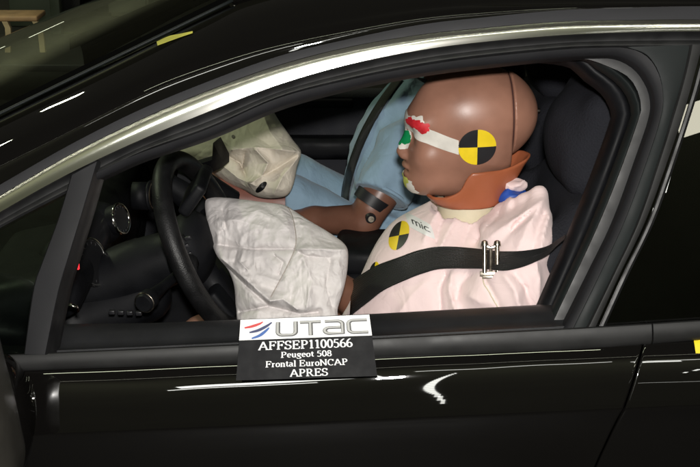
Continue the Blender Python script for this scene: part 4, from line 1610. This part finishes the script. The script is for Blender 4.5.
def limp_bag(name, outline, centre, yfn, bulge, creases, material, nr=110, na=380, seedo=0.0, nscale=1.0, back=0.10):
    """a slack cloth bag: outline swells front and back, with creases and small crumples"""
    o2 = catmull(outline, na, True)
    V, Fc = [], []
    idx = {}
    rr = np.sin(np.linspace(0, PI / 2, nr + 1))
    PX = np.array([[centre[0] + (o2[j][0] - centre[0]) * r for j in range(na)] for r in rr])
    PY = np.array([[centre[1] + (o2[j][1] - centre[1]) * r for j in range(na)] for r in rr])
    Rr = np.repeat(rr[:, None], na, 1)
    h = bulge * np.sqrt(np.maximum(0, 1 - Rr ** 2.6))
    edge = np.clip((1 - Rr) / 0.12, 0, 1)
    Z0 = np.zeros_like(PX) + seedo
    wx = PX + 9 * vnoise(PX / 26, PY / 26, Z0)
    wy = PY + 9 * vnoise(PX / 26 + 7, PY / 26, Z0)
    cr = ridged(wx / 34 * nscale, wy / 34 * nscale, Z0 + 3) * 0.0075 + ridged(wx / 15 * nscale + 5, wy / 15 * nscale, Z0 + 9) * 0.0034 + ridged(wx / 6.5, wy / 8, Z0 + 1) * 0.0018 + ridged(wx / 3.4 + 11, wy / 5.5, Z0 + 6) * 0.0008 + vnoise(PX / 2.6, PY / 3.2, Z0) * 0.0004
    h = h + cr * (0.25 + 0.75 * edge)
    for poly, amp, sig in creases:
        d = seg_dist(PX, PY, poly)
        h = h + 1.45 * amp * np.exp(-d / sig)
    for i in range(nr + 1):
        for j in range(na):
            p = P(PX[i, j], PY[i, j], yfn(PX[i, j], PY[i, j]))
            d = (CAM - p).normalized()
            V.append(p + d * float(h[i, j]))
    nb = 14
    rb = np.sin(np.linspace(0, PI / 2, nb + 1))[:-1]
    ob = len(V)
    for r in rb:
        for j in range(na):
            x = centre[0] + (o2[j][0] - centre[0]) * r
            y = centre[1] + (o2[j][1] - centre[1]) * r
            p = P(x, y, yfn(x, y))
            d = (CAM - p).normalized()
            V.append(p - d * (back * math.sqrt(1 - r * r) + 0.004))
    for i in range(nr):
        for j in range(na):
            Fc.append((i * na + j, i * na + (j + 1) % na, (i + 1) * na + (j + 1) % na, (i + 1) * na + j))
    for i in range(nb - 1):
        for j in range(na):
            Fc.append((ob + i * na + j, ob + (i + 1) * na + j, ob + (i + 1) * na + (j + 1) % na, ob + i * na + (j + 1) % na))
    for j in range(na):
        Fc.append((nr * na + j, nr * na + (j + 1) % na, ob + (nb - 1) * na + (j + 1) % na, ob + (nb - 1) * na + j))
    return mesh(name, V, Fc, material, None, True)


ab_out = [(205, 203), (210, 198), (224, 197.5), (243, 199.5), (262, 202), (284, 205), (296, 212), (310, 221), (330, 233), (346, 246), (348, 262), (345, 284), (338, 308), (335, 326), (300, 330), (262, 330), (240, 326), (236, 308), (234, 286), (228, 270), (217, 256), (211, 240), (207, 222)]
ab_y = lambda x, y: 0.40 + 0.10 * (250 - y) / 60.0 + 0.0006 * (280 - x) if y < 250 else 0.40 - 0.10 * (y - 250) / 80.0 + 0.0006 * (280 - x)
ab_cr = [
    ([(208, 243), (250, 249), (293, 249)], -0.014, 5),
    ([(293, 249), (320, 249), (347, 250)], 0.012, 6),
    ([(293, 249), (306, 256), (330, 258)], -0.008, 4),
    ([(222, 259), (245, 279), (270, 301)], 0.016, 6),
    ([(226, 266), (246, 286), (268, 305)], -0.014, 4),
    ([(270, 301), (283, 299), (297, 309)], 0.012, 4),
    ([(240, 312), (268, 306), (300, 314), (318, 312)], -0.016, 4),
    ([(244, 250), (240, 262), (248, 270)], 0.009, 4),
    ([(237, 252), (234, 262)], -0.008, 3),
    ([(287, 205), (293, 219), (296, 244), (287, 267), (270, 298)], -0.0035, 2.2),
    ([(303, 258), (312, 280), (306, 310)], 0.008, 6),
    ([(222, 210), (226, 228), (214, 236)], -0.007, 4),
    ([(260, 212), (285, 225)], 0.005, 5),
    ([(215, 222), (235, 220), (262, 226)], 0.006, 6),
    ([(275, 256), (283, 262), (279, 274)], -0.008, 3),
    ([(330, 262), (326, 285), (332, 306)], -0.006, 4),
]
airbag = limp_bag('driver_airbag', ab_out, (280, 262), ab_y, 0.050, ab_cr, 'airbag_cloth')
tag(airbag, 'limp white airbag hanging from the steering wheel', 'airbag')
av = bvh(airbag)
ca = cast_cam(av)
pts = []
for x, y in catmull([(287, 206), (293, 219), (296, 244), (287, 267), (271, 297)], 60):
    r = ca(x, y)
    if r:
        pts.append(r[0] + r[1] * 0.0004)
mesh('seam', *tube(pts, 0.0010, 6), 'thread', airbag)

# =================================================================== PASSENGER SIDE
pab_out = [(166, 152), (180, 142), (200, 132), (226, 118), (250, 108), (268, 106), (280, 122), (293, 140), (301, 152), (297, 168), (293, 186), (286, 196), (270, 198.5), (256, 196.5), (244, 190), (226, 182), (208, 170), (186, 163)]
pab_cr = [
    ([(218, 150), (240, 163), (246, 176)], -0.02, 4),
    ([(256, 150), (268, 163), (262, 176), (250, 184)], 0.022, 5),
    ([(232, 150), (256, 147), (300, 152)], 0.018, 6),
    ([(222, 165), (238, 178), (256, 186)], 0.014, 4),
    ([(262, 176), (278, 168), (296, 156)], -0.016, 5),
    ([(274, 194), (283, 176), (298, 158)], 0.012, 4),
    ([(245, 152), (242, 168)], -0.014, 3),
    ([(212, 132), (230, 146), (244, 150)], 0.012, 5),
    ([(262, 112), (270, 132), (282, 148)], 0.014, 6),
    ([(240, 116), (252, 134), (270, 146)], -0.010, 6),
]
pab_y = lambda x, y: 1.12 + 0.0016 * (230 - x) + 0.0018 * (150 - y)
pab = limp_bag('passenger_airbag', pab_out, (244, 152), pab_y, 0.075, pab_cr, 'airbag_cloth_far', seedo=4.5, back=0.12)
tag(pab, 'crumpled cream airbag with a dark vent hole before the blue shirted dummy', 'airbag')
cp = cast_cam(bvh(pab))
g = [[(261.5 + 5.5 * r * math.cos(t) + 1.5 * r * math.sin(t), 187 - 4.6 * r * math.sin(t) - 2.4 * r * math.cos(t)) for t in np.linspace(0, 2 * PI, 25)] for r in (0.02, 0.4, 0.75, 1.0)]
patch('vent_hole', g, cp, 'rubber', pab, 0.001)
g = [[(233.5 + 1.8 * r * math.cos(t), 137 - 1.8 * r * math.sin(t)) for t in np.linspace(0, 2 * PI, 13)] for r in (0.05, 1.0)]
patch('scorch_spot', g, cp, 'seam_dark', pab, 0.001)
# torn cover flap of the passenger airbag standing up from the dashboard
fl_ = [P(186, 168, 0.86), P(212, 160, 0.86), P(213, 143, 0.86), P(222, 160, 0.90), P(222, 168, 0.92), P(208, 174, 0.88)]
V = fl_ + [p + Vector((0.012, 0.05, 0.0)) for p in fl_]
mesh('airbag_cover', V, [(0, 1, 2, 3, 4, 5), (11, 10, 9, 8, 7, 6)] + [(i, (i + 1) % 6, 6 + (i + 1) % 6, 6 + i) for i in range(6)], 'cabin', car, True, 40)
# loose dark trim below it
mesh('dash_trim', *merge(tube([P(178, 176, 0.72), P(200, 180, 0.72), P(216, 190, 0.74), P(236, 198, 0.76)], [0.02, 0.026, 0.024, 0.015], 10), tube([P(168, 182, 0.66), P(186, 196, 0.66), P(205, 214, 0.62)], [0.02, 0.028, 0.02], 10)), 'cabin', car, True, 40)

pdm = thing('crash_test_dummy', (0.15, 1.20, 0.55), 'crash test dummy in light blue shirt sitting in the passenger seat', 'dummy')
PY_ = 1.19


def f_blue(X, Y, Z):
    d = ell(X, Y, Z, (0.165, PY_, 0.86), (0.155, 0.19, 0.19))
    d = smin(d, ell(X, Y, Z, (0.13, PY_, 0.70), (0.165, 0.18, 0.18)), 0.06)
    d = smin(d, ell(X, Y, Z, (0.20, PY_, 0.98), (0.11, 0.17, 0.09)), 0.06)
    sh = P(402, 150, 1.00)
    se = P(384, 190, 0.945)
    d = smin(d, cone(X, Y, Z, tuple(sh), tuple(se), 0.072, 0.062), 0.04)
    d = smin(d, cone(X, Y, Z, (0.20, PY_ + 0.17, 1.0), (0.10, PY_ + 0.25, 0.84), 0.07, 0.06), 0.04)
    ac = X * 0.8 - Z * 0.6
    d = d - 0.011 * ridged(ac * 16, Y * 6, (X * 0.6 + Z * 0.8) * 5) - 0.005 * ridged(X * 22, Y * 18, Z * 16)
    e = np.array(se - sh)
    e = e / np.linalg.norm(e)
    pl = (X - se.x) * e[0] + (Y - se.y) * e[1] + (Z - se.z) * e[2]
    near = ((X - se.x) ** 2 + (Y - se.y) ** 2 + (Z - se.z) ** 2) ** 0.5 - 0.14
    return smax(d, -smax(-(pl - 0.018), near, 0.005), 0.006)


body('shirt', f_blue, (-0.12, 0.82, 0.50), (0.42, 1.50, 1.12), 0.007, 'shirt_blue', pdm)
el = P(364, 221, 0.93)
body('arm', lambda X, Y, Z: smin(cone(X, Y, Z, tuple(P(390, 178, 0.96)), tuple(P(371, 208, 0.93)), 0.050, 0.041),
                                 smin(cone(X, Y, Z, tuple(el), tuple(P(314, 219.5, 0.98)), 0.040, 0.029), cone(X, Y, Z, tuple(P(314, 219.5, 0.98)), tuple(P(294, 222, 1.0)), 0.027, 0.029), 0.02), 0.012),
     (-0.30, 0.80, 0.60), (0.26, 1.12, 1.00), 0.0055, 'skin_arm', pdm)
sh_, se_ = P(402, 150, 1.00), P(384, 190, 0.945)
ed_ = (se_ - sh_).normalized()
mesh('sleeve_hem', *ring(se_ + ed_ * 0.014, ed_, 0.0625, 0.0045, 48, 8), 'shirt_blue', pdm)
# black clevis of the elbow
ja, jb = P(362, 199, 0.90), P(376, 214, 0.90)
ax = (jb - ja).normalized()
j = mesh('elbow_joint', *merge(cyl(P(369.5, 204.5, 0.93), P(375.5, 195.5, 0.935), 0.0432, 0.0445, 40), cyl(P(369, 214, 0.905), P(371, 219, 0.885), 0.012, 0.012, 16)), 'marker_black', pdm, True, 50)
mesh('elbow_bolt', *cyl(P(371, 219, 0.885), P(371.2, 219.4, 0.880), 0.008, 0.007, 14), 'steel', pdm, True, 40)


def f_shorts(X, Y, Z):
    d = cone(X, Y, Z, (0.06, PY_ - 0.10, 0.66), tuple(P(291, 202, 1.07)), 0.082, 0.066)
    d = smin(d, cone(X, Y, Z, (0.06, PY_ + 0.10, 0.66), tuple(P(292, 180, 1.30)), 0.085, 0.070), 0.02)
    d = smin(d, ell(X, Y, Z, (0.12, PY_, 0.62), (0.16, 0.18, 0.10)), 0.04)
    d = d - 0.004 * ridged(X * 14, Y * 14, Z * 14)
    return smax(d, -(X - P(287, 200, 1.1).x), 0.006)


body('shorts', f_shorts, (-0.28, 0.90, 0.48), (0.32, 1.48, 0.88), 0.008, 'shirt_blue', pdm)
for (x0, y0, yy, x1, y1) in ((292, 204, 1.07, 228, 202), (284, 186, 1.30, 232, 184)):
    a, b = P(x0, y0, yy), P(x1, y1, yy)
    body('leg', lambda X, Y, Z: smin(cone(X, Y, Z, tuple(a), tuple(b), 0.056, 0.056), cone(X, Y, Z, tuple(b), (b.x - 0.28, b.y, 0.36), 0.055, 0.042), 0.03), (b.x - 0.36, yy - 0.1, 0.28), (a.x + 0.1, yy + 0.1, max(a.z, b.z) + 0.1), 0.01, 'skin_leg', pdm)
# neck and head of the passenger dummy, mostly hidden by the roof
ph = head.copy()
COL.objects.link(ph)
ph.location = Vector((0.22, PY_, 1.235))
ph.rotation_euler = (0, math.radians(-4), 0)
ph.parent = pdm
ph.matrix_parent_inverse = Matrix.Translation(-Vector(pdm['org']))
for chd in [c for c in head.children if c.name.startswith(('skull_cap', 'cap_gasket', 'marker_quarter', 'brow_tape'))]:
    c2 = chd.copy()
    COL.objects.link(c2)
    c2.parent = ph
mesh('neck', *tube([Vector((0.23, PY_, 1.18)), Vector((0.23, PY_, 1.05)), Vector((0.23, PY_, 0.98))], [0.05, 0.05, 0.055], 24), 'skin_leg', pdm, True, 60)
# passenger's belt over the shirt
psb = [o for o in pdm.children if o.name.startswith('shirt')][0]
cps = cast_cam(bvh(psb))
V, Fc = [], []
pth = catmull([(400, 80), (388, 96), (374, 118), (362, 142), (352, 170), (347, 192), (346, 212)], 40)
n = 0
for x, y in pth:
    row = []
    for s in np.linspace(-1, 1, 5):
        r = cps(x + 3.6 * s, y + 1.2 * s)
        if r is None:
            row = None
            break
        row.append(r[0] + r[1] * 0.004)
    if row:
        V += row
        n += 1
for i in range(n - 1):
    for j in range(4):
        Fc.append((i * 5 + j, i * 5 + j + 1, (i + 1) * 5 + j + 1, (i + 1) * 5 + j))
if n > 2:
    pbelt = mesh('seat_belt', V, Fc, 'webbing', None, True)
    uvl = pbelt.data.uv_layers.new(name='UVMap')
    for lp in pbelt.data.loops:
        uvl.data[lp.index].uv = ((lp.vertex_index // 5) / 40.0, (lp.vertex_index % 5) / 4.0)
    md = pbelt.modifiers.new('thickness', 'SOLIDIFY')
    md.thickness = 0.002
    md.offset = 0
    tag(pbelt, 'dark seat belt over the light blue shirt of the passenger dummy', 'seat belt')

# =================================================================== painted yellow reflection on the pillar, yellow door sticker
o = mesh('yellow_reflection', tpz + [p + Vector((0, 0.002, -0.002)) for p in tpz], [(0, 1, 4, 5), (1, 2, 3, 4), (11, 10, 7, 6), (10, 9, 8, 7)] + [(i, (i + 1) % 6, 6 + (i + 1) % 6, 6 + i) for i in range(6)], 'reflection_yellow', None, False)
rt = bvh(side_rail)
g = []
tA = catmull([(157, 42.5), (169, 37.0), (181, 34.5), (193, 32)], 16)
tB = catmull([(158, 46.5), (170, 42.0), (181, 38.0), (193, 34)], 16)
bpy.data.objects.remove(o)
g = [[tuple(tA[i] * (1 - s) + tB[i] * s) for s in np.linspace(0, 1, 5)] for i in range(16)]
ts = patch('yellow_reflection', g, cast_cam(rt), 'reflection_yellow', None, 0.001)
tag(ts, 'thin yellow reflection painted on the black windscreen pillar', 'reflection')
rd = cast_cam(bvh(rear_door))
g = [[(693.5 + 14 * u + 2.0 * v, 339.5 + 14 * v) for v in np.linspace(0, 1, 6)] for u in np.linspace(0, 1, 8)]
mk = patch('door_marker', g, rd, 'marker_yellow', None, 0.001)
tag(mk, 'yellow sticker on the black rear door below the window', 'sticker')

# =================================================================== BACKGROUND
py0 = 5.5
sq_ = P(16, 52, py0)
bench = thing('bench', (sq_.x, py0, 0), 'low dark bench carrying the wooden stool', 'bench')
bz = sq_.z
mesh('bench_top', *rbox((sq_.x - 0.1, py0 + 0.1, bz - 0.02), (0.75, 0.45, 0.02), 0.006), 'lab_dark', bench, True, 40)
for ex in (-0.7, 0.7):
    mesh('bench_side', *rbox((sq_.x - 0.1 + ex, py0 + 0.1, (bz - 0.04) / 2), (0.02, 0.42, (bz - 0.04) / 2), 0.004), 'lab_dark', bench, True, 40)
stool = thing('stool', (P(16, 50, py0).x, py0, bz), 'small wooden stool with bowed pale legs on the low dark bench', 'stool')
s0, s1 = P(-12, 18.5, py0), P(38, 18.5, py0)
mesh('seat', *rbox(((s0.x + s1.x) / 2, py0 + 0.09, s0.z), ((s1.x - s0.x) / 2, 0.11, 0.016), 0.010, 3), 'wood', stool, True, 40)
for (xa, xb, yo) in ((5, 8, 0), (35, 43, 0), (5, 8, 0.17), (35, 43, 0.17)):
    a, m_, b = P(xa, 21, py0 + yo), P((xa + xb) / 2 + 2.2, 34, py0 + yo), P(xb, 50, py0 + yo)
    b.z = bz
    rows = [a, a.lerp(m_, 0.5) + Vector((0.008, 0, 0)), m_, m_.lerp(b, 0.5), b]
    V, Fc = [], []
    for p in rows:
        for dx, dy in ((-0.016, -0.014), (0.016, -0.014), (0.016, 0.014), (-0.016, 0.014)):
            V.append(p + Vector((dx, dy, 0)))
    for i in range(4):
        for jj in range(4):
            Fc.append((i * 4 + jj, i * 4 + (jj + 1) % 4, (i + 1) * 4 + (jj + 1) % 4, (i + 1) * 4 + jj))
    Fc += [(0, 1, 2, 3), (16, 17, 18, 19)]
    mesh('leg', V, Fc, 'wood_pale', stool, True, 30)
# cabinets and a post against the hall wall
c0 = P(42, 20, 7.6)
cab = thing('cabinet', (c0.x, 7.6, 0), 'grey green cabinet standing behind the stool', 'cabinet')
mesh('cabinet_body', *rbox((c0.x - 0.08, 7.8, 0.35), (0.16, 0.2, 0.35), 0.01), 'lab_green', cab, True, 40)
mesh('cabinet_top', *rbox((c0.x - 0.08, 7.8, 0.71), (0.17, 0.21, 0.012), 0.004), 'lab_dark', cab, True, 40)
p0 = P(56, 10, 7.2)
post = mesh('post', *merge(rbox((p0.x, 7.2, 1.5), (0.035, 0.035, 1.5), 0.006), rbox((p0.x, 7.2, 0.01), (0.1, 0.1, 0.01), 0.003)), 'lab_green', None, True, 40)
tag(post, 'thin grey green steel post behind the windscreen', 'post')
for px, wdt, hh, mt, lb in ((112, 0.28, 1.5, 'lab_wall', 'tall pale locker against the hall wall'), (80, 0.24, 1.1, 'lab_dark', 'dark locker between the post and the pale locker')):
    q = P(px, 5, 8.0)
    t = thing('locker', (q.x, 8.2, 0), lb, 'locker')
    mesh('locker_body', *rbox((q.x, 8.3, hh / 2), (wdt, 0.25, hh / 2), 0.01), mt, t, True, 40)
    mesh('locker_door', *rbox((q.x, 8.04, hh / 2), (wdt - 0.02, 0.01, hh / 2 - 0.03), 0.004), mt, t, True, 40)

for o in list(bpy.data.objects):
    if 'org' in o:
        del o['org']
